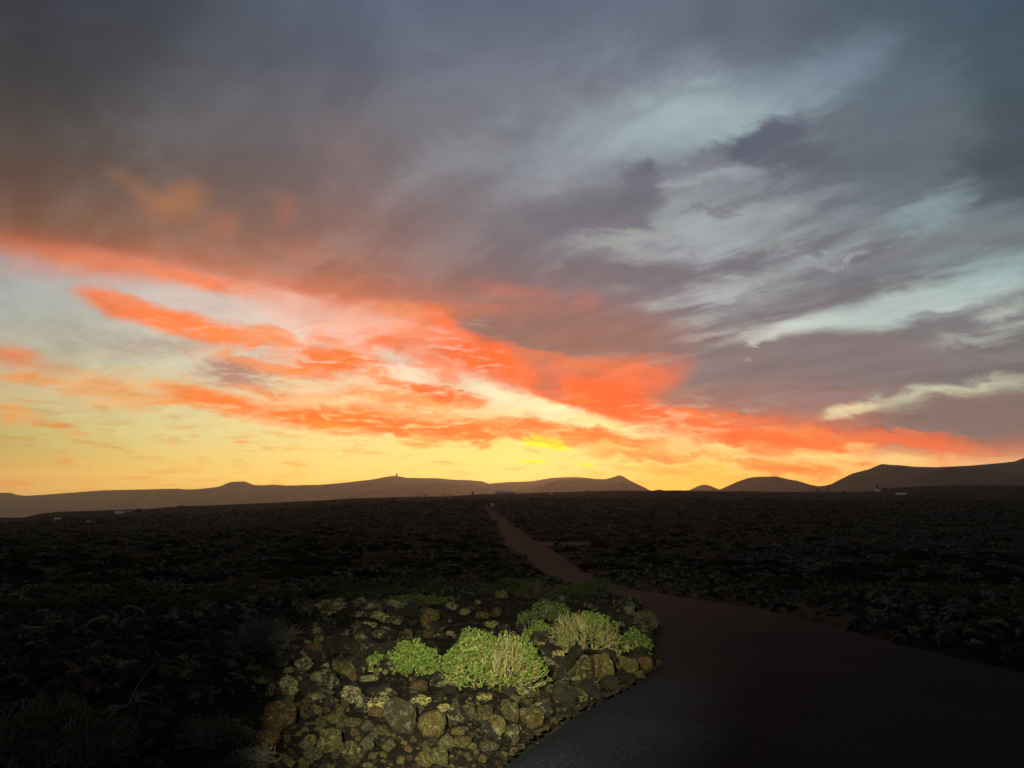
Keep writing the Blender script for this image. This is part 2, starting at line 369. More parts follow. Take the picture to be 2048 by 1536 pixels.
def _h(ix, iy, iz, seed):
    n = (ix * 374761393 + iy * 668265263 + iz * 2147483647 * 3 + seed * 974711) & 0xFFFFFFFF
    n = ((n ^ (n >> 13)) * 1274126177) & 0xFFFFFFFF
    n = ((n ^ (n >> 16)) * 2246822519) & 0xFFFFFFFF
    return ((n ^ (n >> 15)) & 0xFFFFFF) / float(0xFFFFFF) * 2 - 1
def vnoise(x, y, z=None, seed=0):
    x = np.asarray(x, float); y = np.asarray(y, float)
    z = np.zeros_like(x) if z is None else np.asarray(z, float)
    xi, yi, zi = (np.floor(a).astype(np.int64) for a in (x, y, z))
    fx, fy, fz = x - xi, y - yi, z - zi
    ux, uy, uz = (f * f * f * (f * (f * 6 - 15) + 10) for f in (fx, fy, fz))
    def c(a, b, d): return _h(xi + a, yi + b, zi + d, seed)
    def lerp(a, b, t): return a + (b - a) * t
    r0 = lerp(lerp(c(0,0,0), c(1,0,0), ux), lerp(c(0,1,0), c(1,1,0), ux), uy)
    if not np.any(z): return r0
    r1 = lerp(lerp(c(0,0,1), c(1,0,1), ux), lerp(c(0,1,1), c(1,1,1), ux), uy)
    return lerp(r0, r1, uz)
def fbm(x, y, z=None, oct=4, seed=0, g=0.5):
    s = 0; a = 1.0; t = 0
    for k in range(oct):
        f = 2.03 ** k
        s = s + a * vnoise(x * f + 17.1 * k, y * f - 9.7 * k, None if z is None else z * f + 3.3 * k, seed + k); t += a; a *= g
    return s / t
def sstep(a, b, x):
    t = np.clip((x - a) / (b - a), 0, 1); return t * t * (3 - 2 * t)

# ------------------------------------------------------------------ terrain heights (world z, camera eye at EYE)
ZD = np.array([-40, 0, 5, 8, 12, 18, 25, 40, 60, 110, 200, 300, 400, 600, 800, 950, 1500, 2500, 12000.])
ZR = np.array([-1.8, -1.8, -1.8, -1.85, -2.05, -2.6, -3.4, -4.7, -5.45, -5.95, -5.9, -5.2, -4.2, -1.9, 2.0, 5.5, -90, -165, -280])
RIDGE = [(-400,1044),(0,1038),(45,1038),(85,1028.5),(115,1025),(220,1021),(290,1020),(330,1015.5),(380,1013),(470,1009.5),(600,1003.5),(650,1001),(700,998),(800,995),(900,993),(950,989.5),(1000,988.5),(1040,987.5),(1100,985),(1170,984),(1240,981.5),(1280,982),(1350,981),(1450,983),(1560,984),(1640,985),(1720,985),(1760,980.5),(1790,976),(1850,972.5),(1920,970.5),(2048,972),(2400,968)]
_rx, _ry, _rz = ray([p[0] for p in RIDGE], [p[1] for p in RIDGE])
RT = _rx / _ry; RS = _rz / _ry
def zbase(x, y):
    x = np.asarray(x, float); y = np.asarray(y, float)
    zc_ = np.interp(y, ZD, ZR)
    yy = np.maximum(y, 1.0)
    wL = sstep(-0.10, -0.45, x / yy)
    s = (sstep(120, 850, y) * (1 - wL) + sstep(150, 800, y) * wL) * (1 - sstep(1000, 1700, y))
    zc_ = zc_ - 9.0 * wL * sstep(110, 360, y) * (1 - sstep(900, 1300, y))
    rid = np.interp(x / yy, RT, RS) * yy
    z = zc_ * (1 - s) + rid * s
    return z + EYE
def unproj(px, py, hf, dmax=1100):
    x, y, z = ray(px, py)
    ds = np.geomspace(1.5, dmax, 2600)
    X_, Y_, Z_ = x / y * ds, ds, EYE + z / y * ds
    g = Z_ - hf(X_, Y_)
    k = np.where(g <= 0)[0]
    k = int(k[0]) if len(k) else len(ds) - 1
    return float(X_[k]), float(Y_[k]), float(hf(X_[k:k+1], Y_[k:k+1])[0])

# road edges: photograph points dropped on the terrain, then kept as x over y (metres)
LE = [(1000,1522),(1038,1489),(1101,1446),(1227,1384),(1312,1331),(1322,1276),(1306,1240),(1277,1212),(1239,1194),(1180,1178),(1115,1163),(1085,1147),(1066,1128),(1046,1108),(1017,1093),(1006,1075),(998,1052),(985,1038),(976,1024),(970,1016)]
RE = [(2300,1385),(2048,1340),(1921,1310),(1775,1278),(1629,1241),(1483,1210),(1300,1183),(1212,1161),(1164,1140),(1130,1116),(1100,1098),(1058,1075),(1037,1058),(1009,1034),(985,1020),(977,1015)]
def edge_curve(pts_, pre):
    P = [unproj(px, py, zbase)[:2] for px, py in pts_]
    P = sorted(pre + P, key=lambda p: p[1])
    return np.array([p[0] for p in P]), np.array([p[1] for p in P])
LX, LY = edge_curve(LE, [(-9, -30), (-4.5, -8), (-2.2, -1), (-0.8, 2.5)])
RX, RY = edge_curve(RE, [(3, -30), (4.5, -8), (6.3, -1), (6.6, 3)])
LX, LY = np.append(LX, LX[-1] - 12), np.append(LY, 640.0)
RX, RY = np.append(RX, RX[-1] - 12), np.append(RY, 640.0)
def xl(y): return np.interp(y, LY, LX)
def xr(y): return np.interp(y, RY, RX)
def off_road(x, y):
    """signed distance, > 0 beside the road"""
    d = np.maximum(xl(y) - x, x - xr(y))
    sl = np.abs(np.interp(y, LY, np.gradient(LX, LY)))
    d = d / np.sqrt(1 + np.minimum(sl, 6) ** 2)
    # side tracks of the crossing
    t = np.maximum(np.abs(y - 101 - 0.35 * x) - 6.5, np.abs(x - 3.2) - 7.2)
    return np.where(y > 60, np.minimum(d, t), d)
def rough(x, y):
    r = np.hypot(x, y)
    a = 0.16 * fbm(x / 2.6, y / 2.6, oct=3, seed=3) + 0.10 * np.abs(fbm(x / 0.55, y / 0.55, oct=3, seed=9))
    a = a + 0.045 * fbm(x / 0.16, y / 0.16, oct=2, seed=21) * (r < 60)
    a = a + 0.30 * fbm(x / 14, y / 14, oct=3, seed=5) * sstep(12, 60, r)
    a = a + 0.35 * fbm(x / 1.9, y / 1.9, oct=2, seed=14) * sstep(40, 90, r) * (1 - sstep(900, 1100, r))
    a = a + 0.6 * fbm(x / 60, y / 60, oct=3, seed=6) * sstep(80, 500, r)
    return a
def zground(x, y):
    d = off_road(x, y)
    k = sstep(0.0, 1.4, d)
    bank = 0.13 * sstep(0.15, 0.9, d) * (1 - sstep(60, 120, y))
    return zbase(x, y) - 0.10 * (1 - sstep(0.0, 0.35, d)) + k * rough(x, y) + bank
def at_px(px, py): return unproj(px, py, zground)

# ------------------------------------------------------------------ materials
def mat(name, build):
    m = bpy.data.materials.new(name); m.use_nodes = True
    nt = m.node_tree; nt.nodes.clear()
    out = nt.nodes.new('ShaderNodeOutputMaterial'); b = nt.nodes.new('ShaderNodeBsdfPrincipled')
    nt.links.new(b.outputs[0], out.inputs[0])
    b.inputs['Specular IOR Level'].default_value = 0.25
    build(nt, b)
    return m
def N(nt, t, **kw):
    n = nt.nodes.new(t)
    for k, v in kw.items(): setattr(n, k, v)
    return n
def coords(nt, kind='Object', scale=None):
    c = N(nt, 'ShaderNodeTexCoord').outputs[kind]
    if scale:
        m = N(nt, 'ShaderNodeMapping'); nt.links.new(c, m.inputs[0]); m.inputs[3].default_value = scale; c = m.outputs[0]
    return c
def noise(nt, v, scale, detail=4, rough_=0.55):
    n = N(nt, 'ShaderNodeTexNoise'); nt.links.new(v, n.inputs['Vector'])
    n.inputs['Scale'].default_value = scale; n.inputs['Detail'].default_value = detail; n.inputs['Roughness'].default_value = rough_
    return n.outputs[0]
def rampn(nt, f, stops):
    r = N(nt, 'ShaderNodeValToRGB'); nt.links.new(f, r.inputs[0]); e = r.color_ramp.elements
    def c4(c): return (c, c, c, 1) if isinstance(c, (int, float)) else (*c, 1)
    e[0].position, e[0].color = stops[0][0], c4(stops[0][1]); e[1].position, e[1].color = stops[-1][0], c4(stops[-1][1])
    for p, c in stops[1:-1]: k = e.new(p); k.color = c4(c)
    return r.outputs[0]
def mixn(nt, f, a, b_):
    m = N(nt, 'ShaderNodeMix', data_type='RGBA')
    for i, s in ((0, f), (6, a), (7, b_)):
        if hasattr(s, 'is_linked'): nt.links.new(s, m.inputs[i])
        elif i == 0: m.inputs[0].default_value = s
        else: m.inputs[i].default_value = (*s, 1)
    return m.outputs[2]
def mathn(nt, op, a, b_=None):
    m = N(nt, 'ShaderNodeMath', operation=op)
    for i, s in ((0, a), (1, b_)):
        if s is None: continue
        if hasattr(s, 'is_linked'): nt.links.new(s, m.inputs[i])
        else: m.inputs[i].default_value = s
    return m.outputs[0]
def bump(nt, b, h, strength, dist):
    n = N(nt, 'ShaderNodeBump'); nt.links.new(h, n.inputs['Height'])
    n.inputs['Strength'].default_value = strength; n.inputs['Distance'].default_value = dist
    nt.links.new(n.outputs[0], b.inputs['Normal'])

def m_lava(nt, b):
    v = coords(nt)
    g = N(nt, 'ShaderNodeNewGeometry')
    base = rampn(nt, noise(nt, v, 1.7, 6), [(0.3, (0.004, 0.004, 0.003)), (0.55, (0.008, 0.007, 0.005)), (0.75, (0.015, 0.012, 0.008))])
    lich = rampn(nt, noise(nt, v, 11, 5, 0.7), [(0.60, 0.0), (0.66, 1.0)])
    patch = rampn(nt, noise(nt, v, 0.9, 3), [(0.45, 0.0), (0.62, 0.8)])
    c = mixn(nt, mathn(nt, 'MULTIPLY', lich, patch), base, (0.10, 0.105, 0.075))
    veg = rampn(nt, noise(nt, v, 0.12, 6, 0.65), [(0.50, 0.0), (0.60, 0.7)])
    c = mixn(nt, veg, c, (0.012, 0.014, 0.005))
    soil = rampn(nt, noise(nt, v, 0.006, 5, 0.6), [(0.50, 0.0), (0.62, 0.75)])
    c = mixn(nt, soil, c, (0.009, 0.009, 0.005))
    nt.links.new(c, b.inputs['Base Color']); b.inputs['Roughness'].default_value = 0.95
    b.inputs['Specular IOR Level'].default_value = 0.1
    bump(nt, b, noise(nt, v, 22, 6, 0.7), 0.8, 0.05)
M_LAVA = mat('lava_ground', m_lava)

def m_asph(nt, b):
    v = coords(nt)
    grain = noise(nt, v, 75, 4, 0.85)
    c = rampn(nt, grain, [(0.30, (0.002, 0.003, 0.005)), (0.50, (0.008, 0.0105, 0.017)), (0.62, (0.034, 0.042, 0.058)), (0.75, (0.17, 0.17, 0.17))])
    pat = rampn(nt, noise(nt, v, 0.7, 4), [(0.40, (0.75, 0.75, 0.75)), (0.65, (1.15, 1.12, 1.08))])
    mm = N(nt, 'ShaderNodeMix', data_type='RGBA', blend_type='MULTIPLY'); mm.inputs[0].default_value = 1
    nt.links.new(c, mm.inputs[6]); nt.links.new(pat, mm.inputs[7]); c = mm.outputs[2]
    # the sealed surface gives way to reddish gravel further along
    s = N(nt, 'ShaderNodeSeparateXYZ'); nt.links.new(v, s.inputs[0])
    yy = mathn(nt, 'ADD', s.outputs[1], mathn(nt, 'MULTIPLY', noise(nt, v, 0.35, 3), 9.0))
    f = N(nt, 'ShaderNodeMapRange', interpolation_type='SMOOTHSTEP'); nt.links.new(yy, f.inputs[0])
    f.inputs[1].default_value = 20; f.inputs[2].default_value = 48
    dirt = rampn(nt, noise(nt, v, 1.3, 6, 0.7), [(0.3, (0.026, 0.016, 0.019)), (0.7, (0.062, 0.038, 0.043))])
    c = mixn(nt, f.outputs[0], c, dirt)
    nt.links.new(c, b.inputs['Base Color']); b.inputs['Roughness'].default_value = 0.9
    b.inputs['Specular IOR Level'].default_value = 0.04
    bump(nt, b, grain, 0.6, 0.015)
M_ASPH = mat('road_surface', m_asph)

def rock_mat(name, dark, mid, light, lich_c, lich_a, rnd=0.5, spots=0.0):
    def f(nt, b):
        v = coords(nt)
        oi = N(nt, 'ShaderNodeObjectInfo')
        av = N(nt, 'ShaderNodeVectorMath', operation='ADD'); nt.links.new(v, av.inputs[0]); nt.links.new(oi.outputs['Location'], av.inputs[1]); v = av.outputs[0]
        c = rampn(nt, noise(nt, v, 2.2, 8, 0.65), [(0.30, dark), (0.50, mid), (0.72, light)])
        cr = rampn(nt, noise(nt, v, 9, 6, 0.75), [(0.40, 0.45), (0.55, 1.0)])
        mm = N(nt, 'ShaderNodeMix', data_type='RGBA', blend_type='MULTIPLY'); mm.inputs[0].default_value = 0.8
        nt.links.new(c, mm.inputs[6]); nt.links.new(cr, mm.inputs[7]); c = mm.outputs[2]
        hs = N(nt, 'ShaderNodeHueSaturation'); nt.links.new(c, hs.inputs['Color'])
        mr = N(nt, 'ShaderNodeMapRange'); nt.links.new(oi.outputs['Random'], mr.inputs[0]); mr.inputs[3].default_value = 1 - rnd; mr.inputs[4].default_value = 1 + rnd
        nt.links.new(mr.outputs[0], hs.inputs['Value']); c = hs.outputs[0]
        if lich_a:
            L1 = rampn(nt, noise(nt, v, 3.4, 7, 0.72), [(0.56 - 0.16 * lich_a, 0.0), (0.62 - 0.14 * lich_a, 1.0)])
            lc = rampn(nt, noise(nt, v, 9, 5, 0.7), [(0.38, tuple(k * 0.30 for k in lich_c)), (0.60, lich_c)])
            c = mixn(nt, L1, c, lc)
        if spots:
            vo = N(nt, 'ShaderNodeTexVoronoi'); nt.links.new(v, vo.inputs['Vector']); vo.inputs['Scale'].default_value = 7
            sp = rampn(nt, vo.outputs['Distance'], [(0.0, 1.0), (0.16, 0.9), (0.2, 0.0)])
            ms = rampn(nt, noise(nt, v, 1.9, 2), [(0.52, 0.0), (0.58, spots)])
            c = mixn(nt, mathn(nt, 'MULTIPLY', sp, ms), c, (0.55, 0.55, 0.32))
        nt.links.new(c, b.inputs['Base Color']); b.inputs['Roughness'].default_value = 0.88
        b.inputs['Specular IOR Level'].default_value = 0.2
        bump(nt, b, noise(nt, v, 13, 8, 0.8), 0.8, 0.16)
    return mat(name, f)
M_OCHRE = rock_mat('ochre_rock', (0.018, 0.011, 0.004), (0.064, 0.045, 0.012), (0.140, 0.104, 0.030), (0.20, 0.19, 0.07), 0.25, spots=0.9)
M_OLIVE = rock_mat('olive_rock', (0.018, 0.013, 0.004), (0.058, 0.046, 0.013), (0.110, 0.090, 0.026), (0.2, 0.2, 0.09), 0.3, spots=0.5)
M_GREYR = rock_mat('grey_rock', (0.030, 0.028, 0.020), (0.046, 0.040, 0.017), (0.080, 0.070, 0.030), (0.16, 0.16, 0.11), 0.2)
M_RUST = rock_mat('rust_rock', (0.024, 0.011, 0.005), (0.074, 0.038, 0.013), (0.14, 0.082, 0.026), (0.22, 0.20, 0.08), 0.15, spots=0.6)
M_CRUST = rock_mat('lichen_rock', (0.022, 0.018, 0.010), (0.075, 0.063, 0.03), (0.14, 0.125, 0.065), (0.48, 0.46, 0.27), 0.5)
M_YCRUST = rock_mat('yellow_lichen_rock', (0.022, 0.017, 0.007), (0.085, 0.068, 0.026), (0.18, 0.155, 0.060), (0.66, 0.62, 0.25), 0.50)
M_DARKR = rock_mat('dark_lava_rock', (0.005, 0.005, 0.004), (0.013, 0.011, 0.008), (0.030, 0.025, 0.015), (0.20, 0.19, 0.10), 0.16, rnd=0.6)

M_FIELD = rock_mat('field_lava_rock', (0.004, 0.004, 0.003), (0.011, 0.010, 0.008), (0.030, 0.027, 0.018), (0.170, 0.180, 0.110), 0.36, rnd=0.7)
def leaf_mat(name, c0, c1, trans=0.3):
    def f(nt, b):
        g = N(nt, 'ShaderNodeNewGeometry')
        c = rampn(nt, g.outputs['Random Per Island'], [(0.0, c0), (1.0, c1)])
        nt.links.new(c, b.inputs['Base Color']); b.inputs['Roughness'].default_value = 0.6
        tr = N(nt, 'ShaderNodeBsdfTranslucent'); nt.links.new(c, tr.inputs[0])
        mx = N(nt, 'ShaderNodeMixShader'); mx.inputs[0].default_value = trans
        nt.links.new(b.outputs[0], mx.inputs[1]); nt.links.new(tr.outputs[0], mx.inputs[2])
        nt.links.new(mx.outputs[0], [n for n in nt.nodes if n.type == 'OUTPUT_MATERIAL'][0].inputs[0])
    return mat(name, f)
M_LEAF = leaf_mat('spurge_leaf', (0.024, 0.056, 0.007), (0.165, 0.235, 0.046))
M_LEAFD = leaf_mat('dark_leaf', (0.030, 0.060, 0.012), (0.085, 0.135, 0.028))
M_SCRUB = leaf_mat('scrub_leaf', (0.016, 0.026, 0.008), (0.062, 0.076, 0.022), 0.2)
M_LEAFO = leaf_mat('olive_leaf', (0.030, 0.036, 0.012), (0.085, 0.085, 0.030))
def m_twig(nt, b):
    g = N(nt, 'ShaderNodeNewGeometry')
    c = rampn(nt, g.outputs['Random Per Island'], [(0.0, (0.09, 0.075, 0.030)), (1.0, (0.27, 0.245, 0.11))])
    nt.links.new(c, b.inputs['Base Color']); b.inputs['Roughness'].default_value = 0.8
M_TWIG = mat('pale_twig', m_twig)
def m_twigd(nt, b):
    g = N(nt, 'ShaderNodeNewGeometry')
    c = rampn(nt, g.outputs['Random Per Island'], [(0.0, (0.05, 0.045, 0.035)), (1.0, (0.15, 0.14, 0.11))])
    nt.links.new(c, b.inputs['Base Color']); b.inputs['Roughness'].default_value = 0.85
M_TWIGD = mat('grey_twig', m_twigd)
def flat(name, c, r=0.8):
    def f(nt, b):
        v = coords(nt)
        cc = rampn(nt, noise(nt, v, 0.8, 5), [(0.3, tuple(k * 0.85 for k in c)), (0.7, c)])
        nt.links.new(cc, b.inputs['Base Color']); b.inputs['Roughness'].default_value = r
    return mat(name, f)
M_WHITE = flat('white_plaster', (0.80, 0.80, 0.78)); M_WIN = flat('dark_window', (0.03, 0.035, 0.04), 0.3)
M_ROOF = flat('pale_roof', (0.72, 0.70, 0.66)); M_STONE = flat('dark_stone', (0.05, 0.045, 0.04))
M_GREYP = flat('grey_plaster', (0.45, 0.44, 0.42)); M_POST = flat('grey_post', (0.25, 0.24, 0.22))
M_PALM = flat('palm_green', (0.02, 0.026, 0.012)); M_BARK = flat('bark_brown', (0.05, 0.035, 0.022))
M_CLAD = flat('white_board', (0.75, 0.75, 0.72))

# ------------------------------------------------------------------ ground, one sheet
def ground():
    rows = np.concatenate([np.geomspace(0.6, 60, 430), np.geomspace(60.8, 1600, 330), np.geomspace(1650, 17000, 28)])
    th = np.concatenate([np.linspace(-48, 48, 640), np.linspace(49.5, 310.5, 90)])
    T, Rr = np.meshgrid(np.radians(th), rows)
    Xg = Rr * np.sin(T); Yg = Rr * np.cos(T)
    Zg = zground(Xg, Yg)
    nr, nt_ = Xg.shape
    V = np.stack([Xg.ravel(), Yg.ravel(), Zg.ravel()], 1)
    i = np.arange(nr - 1)[:, None] * nt_; j = np.arange(nt_)[None, :]; j2 = (j + 1) % nt_
    F = np.stack([(i + j).ravel(), (i + j2).ravel(), (i + nt_ + j2).ravel(), (i + nt_ + j).ravel()], 1)
    V = np.vstack([V, [[0, 0, float(zground(np.array([0.]), np.array([0.]))[0])]]])
    c = len(V) - 1
    jj = np.arange(nt_)
    F2 = np.stack([jj, np.full(nt_, c), (jj + 1) % nt_, (jj + 1) % nt_], 1)
    me = mesh_np('ground', V, F[:, ::-1], M_LAVA)
    o = obj('ground', me); tag(o, kind='structure')
ground()

def strip(name, ys, fl, fr, n, m, lift):
    V = []; 
    for y in ys:
        a, b_ = float(fl(y)), float(fr(y))
        wob = 0.10 + 0.02 * max(y, 0) ** 0.5
        a += wob * float(vnoise(np.array([y / 0.9]), np.array([3.3]), seed=40)[0]) * (0.35 if y < 14 else 1)
        b_ += wob * float(vnoise(np.array([y / 0.9]), np.array([9.3]), seed=41)[0]) * (0.35 if y < 14 else 1)
        for k in range(n + 1):
            t = k / n; x = a + (b_ - a) * t
            V.append((x, y, 0))
    V = np.array(V)
    V[:, 2] = zbase(V[:, 0], V[:, 1]) + lift + 0.012 * fbm(V[:, 0] / 1.5, V[:, 1] / 1.5, oct=2, seed=8)
    edge = np.zeros(len(V)); edge[::n + 1] = 1; edge[n::n + 1] = 1
    V[:, 2] -= edge * 0.07
    i = np.arange(len(ys) - 1)[:, None] * (n + 1); j = np.arange(n)[None, :]
    F = np.stack([(i + j).ravel(), (i + j + 1).ravel(), (i + n + 2 + j).ravel(), (i + n + 1 + j).ravel()], 1)
    o = obj(name, mesh_np(name, V, F, m)); tag(o, kind='structure'); return o
ysr = np.concatenate([np.linspace(-25, 2, 20), np.geomspace(2.2, 60, 170), np.geomspace(61, 560, 90)])
strip('road', ysr, xl, xr, 20, M_ASPH, 0.0)
def m_dirt(nt, b):
    v = coords(nt)
    c = rampn(nt, noise(nt, v, 1.0, 6, 0.7), [(0.3, (0.030, 0.016, 0.015)), (0.7, (0.060, 0.033, 0.030))])
    nt.links.new(c, b.inputs['Base Color']); b.inputs['Roughness'].default_value = 0.95
M_DIRT = mat('dirt_track', m_dirt)
def track():
    xs = np.linspace(-4.5, 10.8, 40); V = []
    for x in xs:
        w = 7.5 * (1 - 0.55 * abs((x - 3.2) / 7.6) ** 2)
        for k in range(9):
            y = 101 + 0.35 * x + (k / 8 - 0.5) * 2 * w; V.append((x, y, 0))
    V = np.array(V); V[:, 2] = zbase(V[:, 0], V[:, 1]) + 0.004
    e = np.zeros(len(V)); e[0::9] = 1; e[8::9] = 1; V[:, 2] -= e * 0.06
    i = np.arange(39)[:, None] * 9; j = np.arange(8)[None, :]
    F = np.stack([(i + j).ravel(), (i + j + 9).ravel(), (i + j + 10).ravel(), (i + j + 1).ravel()], 1)
    tag(obj('path', mesh_np('path', V, F, M_ASPH)), kind='structure')
track()

# ------------------------------------------------------------------ hills (crest = outline at its own distance, real depth)
def m_hill_hazed(nt, b):
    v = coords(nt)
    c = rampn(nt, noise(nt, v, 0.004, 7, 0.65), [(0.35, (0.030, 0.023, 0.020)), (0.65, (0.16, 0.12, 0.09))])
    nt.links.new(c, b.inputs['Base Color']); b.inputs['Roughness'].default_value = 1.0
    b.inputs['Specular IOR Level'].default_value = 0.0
M_HILL_HAZED = mat('hazed_hill_slope', m_hill_hazed)  # far slopes lightened in colour to stand in for thicker haze
def m_hill_less_haze(nt, b):
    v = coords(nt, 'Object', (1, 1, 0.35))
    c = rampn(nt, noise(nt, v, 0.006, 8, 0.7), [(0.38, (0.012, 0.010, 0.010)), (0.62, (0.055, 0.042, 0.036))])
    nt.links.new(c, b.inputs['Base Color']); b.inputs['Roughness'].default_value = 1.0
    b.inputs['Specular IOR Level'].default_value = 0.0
M_HILL_LESS_HAZE = mat('hill_slope_less_haze', m_hill_less_haze)  # darker copy for nearer hills, thinner haze put into the colour
def hill(pts_, D, back, front, seed, gul=0.07, skew=None):
    px = np.array([p[0] for p in pts_], float); py = np.array([p[1] for p in pts_], float)
    n = int(max(60, (px[-1] - px[0]) / 2.2)); sx = np.linspace(px[0], px[-1], n); sy = np.interp(sx, px, py)
    x, y, z = ray(sx, sy)
    Dn = D * (1 + 0.05 * fbm(sx / 180, sx * 0 + seed, oct=2, seed=seed))
    Xc, Yc, Zc = x / y * Dn, Dn, EYE + z / y * Dn
    rows = np.concatenate([np.linspace(-front, -0.0, 26), np.linspace(0, back, 10)[1:]])
    V = []
    B = -281.0
    for r in rows:
        t = abs(r) / (front if r < 0 else back)
        prof = (1 - t) ** 1.35 if r < 0 else (1 - t) ** 1.2
        zz = B + (Zc - B) * prof
        g = fbm(Xc / 420, (Yc + r) / 1400, oct=4, seed=seed + 2) * gul * (Zc - B) * np.sin(np.pi * min(t * 1.0, 1.0)) ** 0.8
        V.append(np.stack([Xc * (1 + r / Yc * 0.6), Yc + r, zz - np.abs(g)], 1))
    V = np.concatenate(V); m = len(rows)
    i = np.arange(m - 1)[:, None] * n; j = np.arange(n - 1)[None, :]
    F = np.stack([(i + j).ravel(), (i + j + 1).ravel(), (i + n + 1 + j).ravel(), (i + n + j).ravel()], 1)
    tag(obj('hill', mesh_np('hill', V, F, M_HILL_HAZED if D > 7000 else M_HILL_LESS_HAZE)), kind='structure')
A = [(-420,975),(-200,980),(-60,984),(0,985.5),(22,985.5),(31,989),(51,991.6),(85,989.5),(205,980.6),(300,978.5),(359,977),(367,978.6),(390,978.6),(425,975),(441,972.5),(452,967),(465,963.2),(490,962.8),(498,966),(509,970),(530,970.5),(547,969),(571,971),(649,969),(700,964),(747,958.5),(771,953.5),(788,951.7),(802,953),(812,955.6),(876,956.4),(900,959),(940,960.3),(964,962.5),(976,966.6),(1010,975),(1050,990),(1080,1002)]
A2 = [(640,1004),(700,992),(739,983.5),(778,977),(822,973),(846,968),(900,964.8),(925,965),(944,968),(970,974.5),(992,981),(1030,990),(1060,1000)]
B_ = [(930,992),(960,974),(985,966.5),(1012,964.2),(1063,962.5),(1104,955.6),(1149,953.6),(1176,955.7),(1220,962),(1260,975),(1290,992)]
C_ = [(1000,1000),(1020,992),(1045,983),(1077,971.8),(1118,958.8),(1150,957.6),(1183,957.6),(1210,958.2),(1222,955.5),(1238,950.3),(1246,952.5),(1258,960),(1286,973.5),(1301,981),(1325,990),(1350,1000)]
Cs = [(1290,992),(1306,982),(1317,978.5),(1330,981),(1345,984),(1365,990)]
D_ = [(1360,990),(1377,981),(1395,972.4),(1405,969.6),(1411,969.0),(1420,971.5),(1439,979),(1460,988)]
E_ = [(1415,992),(1440,978.8),(1475,963.2),(1495,956.5),(1508,954),(1552,952.5),(1577,958.5),(1596,961.8),(1621,969.5),(1650,975),(1690,992)]
F_ = [(1590,990),(1625,974),(1650,971.2),(1663,968),(1676,961),(1705,946.8),(1738,938.4),(1755,931),(1765,927.6),(1772,928.5),(1785,930),(1800,930.4),(1826,933.3),(1873,934.4),(1943,931),(2000,926),(2030,922.7),(2048,916),(2100,905),(2200,890),(2350,880),(2500,900),(2600,930)]
F2 = [(1790,985),(1826,962),(1845,950),(1862,942),(1899,937.2),(1930,936.5),(1960,938),(1994,942),(2030,950),(2070,945),(2150,930),(2300,915),(2500,930)]
hill(A, 11500, 2400, 2400, 1); hill(A2, 9000, 1400, 2000, 2); hill(B_, 10500, 1900, 2000, 3)
hill(C_, 7400, 1400, 1700, 4, 0.10); hill(Cs, 5500, 500, 500, 5); hill(D_, 8000, 600, 800, 6)
hill(E_, 6500, 1300, 1400, 7, 0.12); hill(F_, 5500, 1900, 1600, 8, 0.10); hill(F2, 4300, 1000, 1200, 9, 0.10)

_t = Vector(at_px(1010, 1335)); _t.z += 0.15
torch.rotation_euler = (_t - torch.location).to_track_quat('-Z', 'Y').to_euler()

# ------------------------------------------------------------------ rock shapes
def ico(sub):
    bm = bmesh.new(); bmesh.ops.create_icosphere(bm, subdivisions=sub, radius=1.0)
    bm.verts.ensure_lookup_table()
    V = np.array([v.co[:] for v in bm.verts]); F = np.array([[v.index for v in f.verts] for f in bm.faces]); bm.free()
    return V, F
ICO = {k: ico(k) for k in (1, 2, 3, 4, 5)}
def rock_shape(seed, sub=4, craggy=0.0, cuts=9, squash=(1, 1, 1), rnd=0.12):
    V, F = ICO[sub]; rg = np.random.default_rng(seed)
    n = V.copy()
    s = seed * 7.31
    r = 1.0 + 0.34 * fbm(n[:, 0] * 0.9 + s, n[:, 1] * 0.9, n[:, 2] * 0.9 + 5.1, oct=3, seed=seed)
    for _ in range(cuts):
        a = rg.normal(size=3); a /= np.linalg.norm(a); d = rg.uniform(0.52, 0.90)
        c = n @ a
        lim = np.where(c > 0.05, d / np.maximum(c, 0.05), 9)
        k = rnd; h = np.clip(0.5 + 0.5 * (r - lim) / k, 0, 1)          # smooth minimum: rounded corners
        r = r * (1 - h) + lim * h - k * h * (1 - h)
    P = n * r[:, None]
    f = fbm(P[:, 0] * 3.1 + s, P[:, 1] * 3.1, P[:, 2] * 3.1, oct=4, seed=seed + 50)
    P *= (1 + 0.10 * f)[:, None]
    P *= (1 + 0.035 * fbm(P[:, 0] * 11 + s, P[:, 1] * 11, P[:, 2] * 11, oct=2, seed=seed + 60))[:, None]
    if craggy:
        g = 1 - np.abs(fbm(P[:, 0] * 4.3 + s, P[:, 1] * 4.3, P[:, 2] * 4.3, oct=4, seed=seed + 80, g=0.6)) * 3.2
        h = fbm(P[:, 0] * 9 + s, P[:, 1] * 9, P[:, 2] * 9, oct=2, seed=seed + 90)
        P *= (1 + craggy * (0.30 * g - 0.2 + 0.28 * h))[:, None]
    P *= np.array(squash)[None]
    P /= np.abs(P).max(0)[None]
    return P, F
SMOOTH = [rock_shape(100 + k, 5, 0.0, 13 + k % 5, rnd=0.03 + 0.015 * (k % 4)) for k in range(10)]
CRAG = [rock_shape(200 + k, 5, 1.0 + 0.2 * (k % 3), 8) for k in range(8)]
_rc = {}
def rock_mesh(kind, k, m):
    key = (kind, k, m.name)
    if key not in _rc:
        V, F = (SMOOTH if kind == 's' else CRAG)[k]
        _rc[key] = mesh_np('rock', V, F, m)
    return _rc[key]
def tidy(n):
    return n
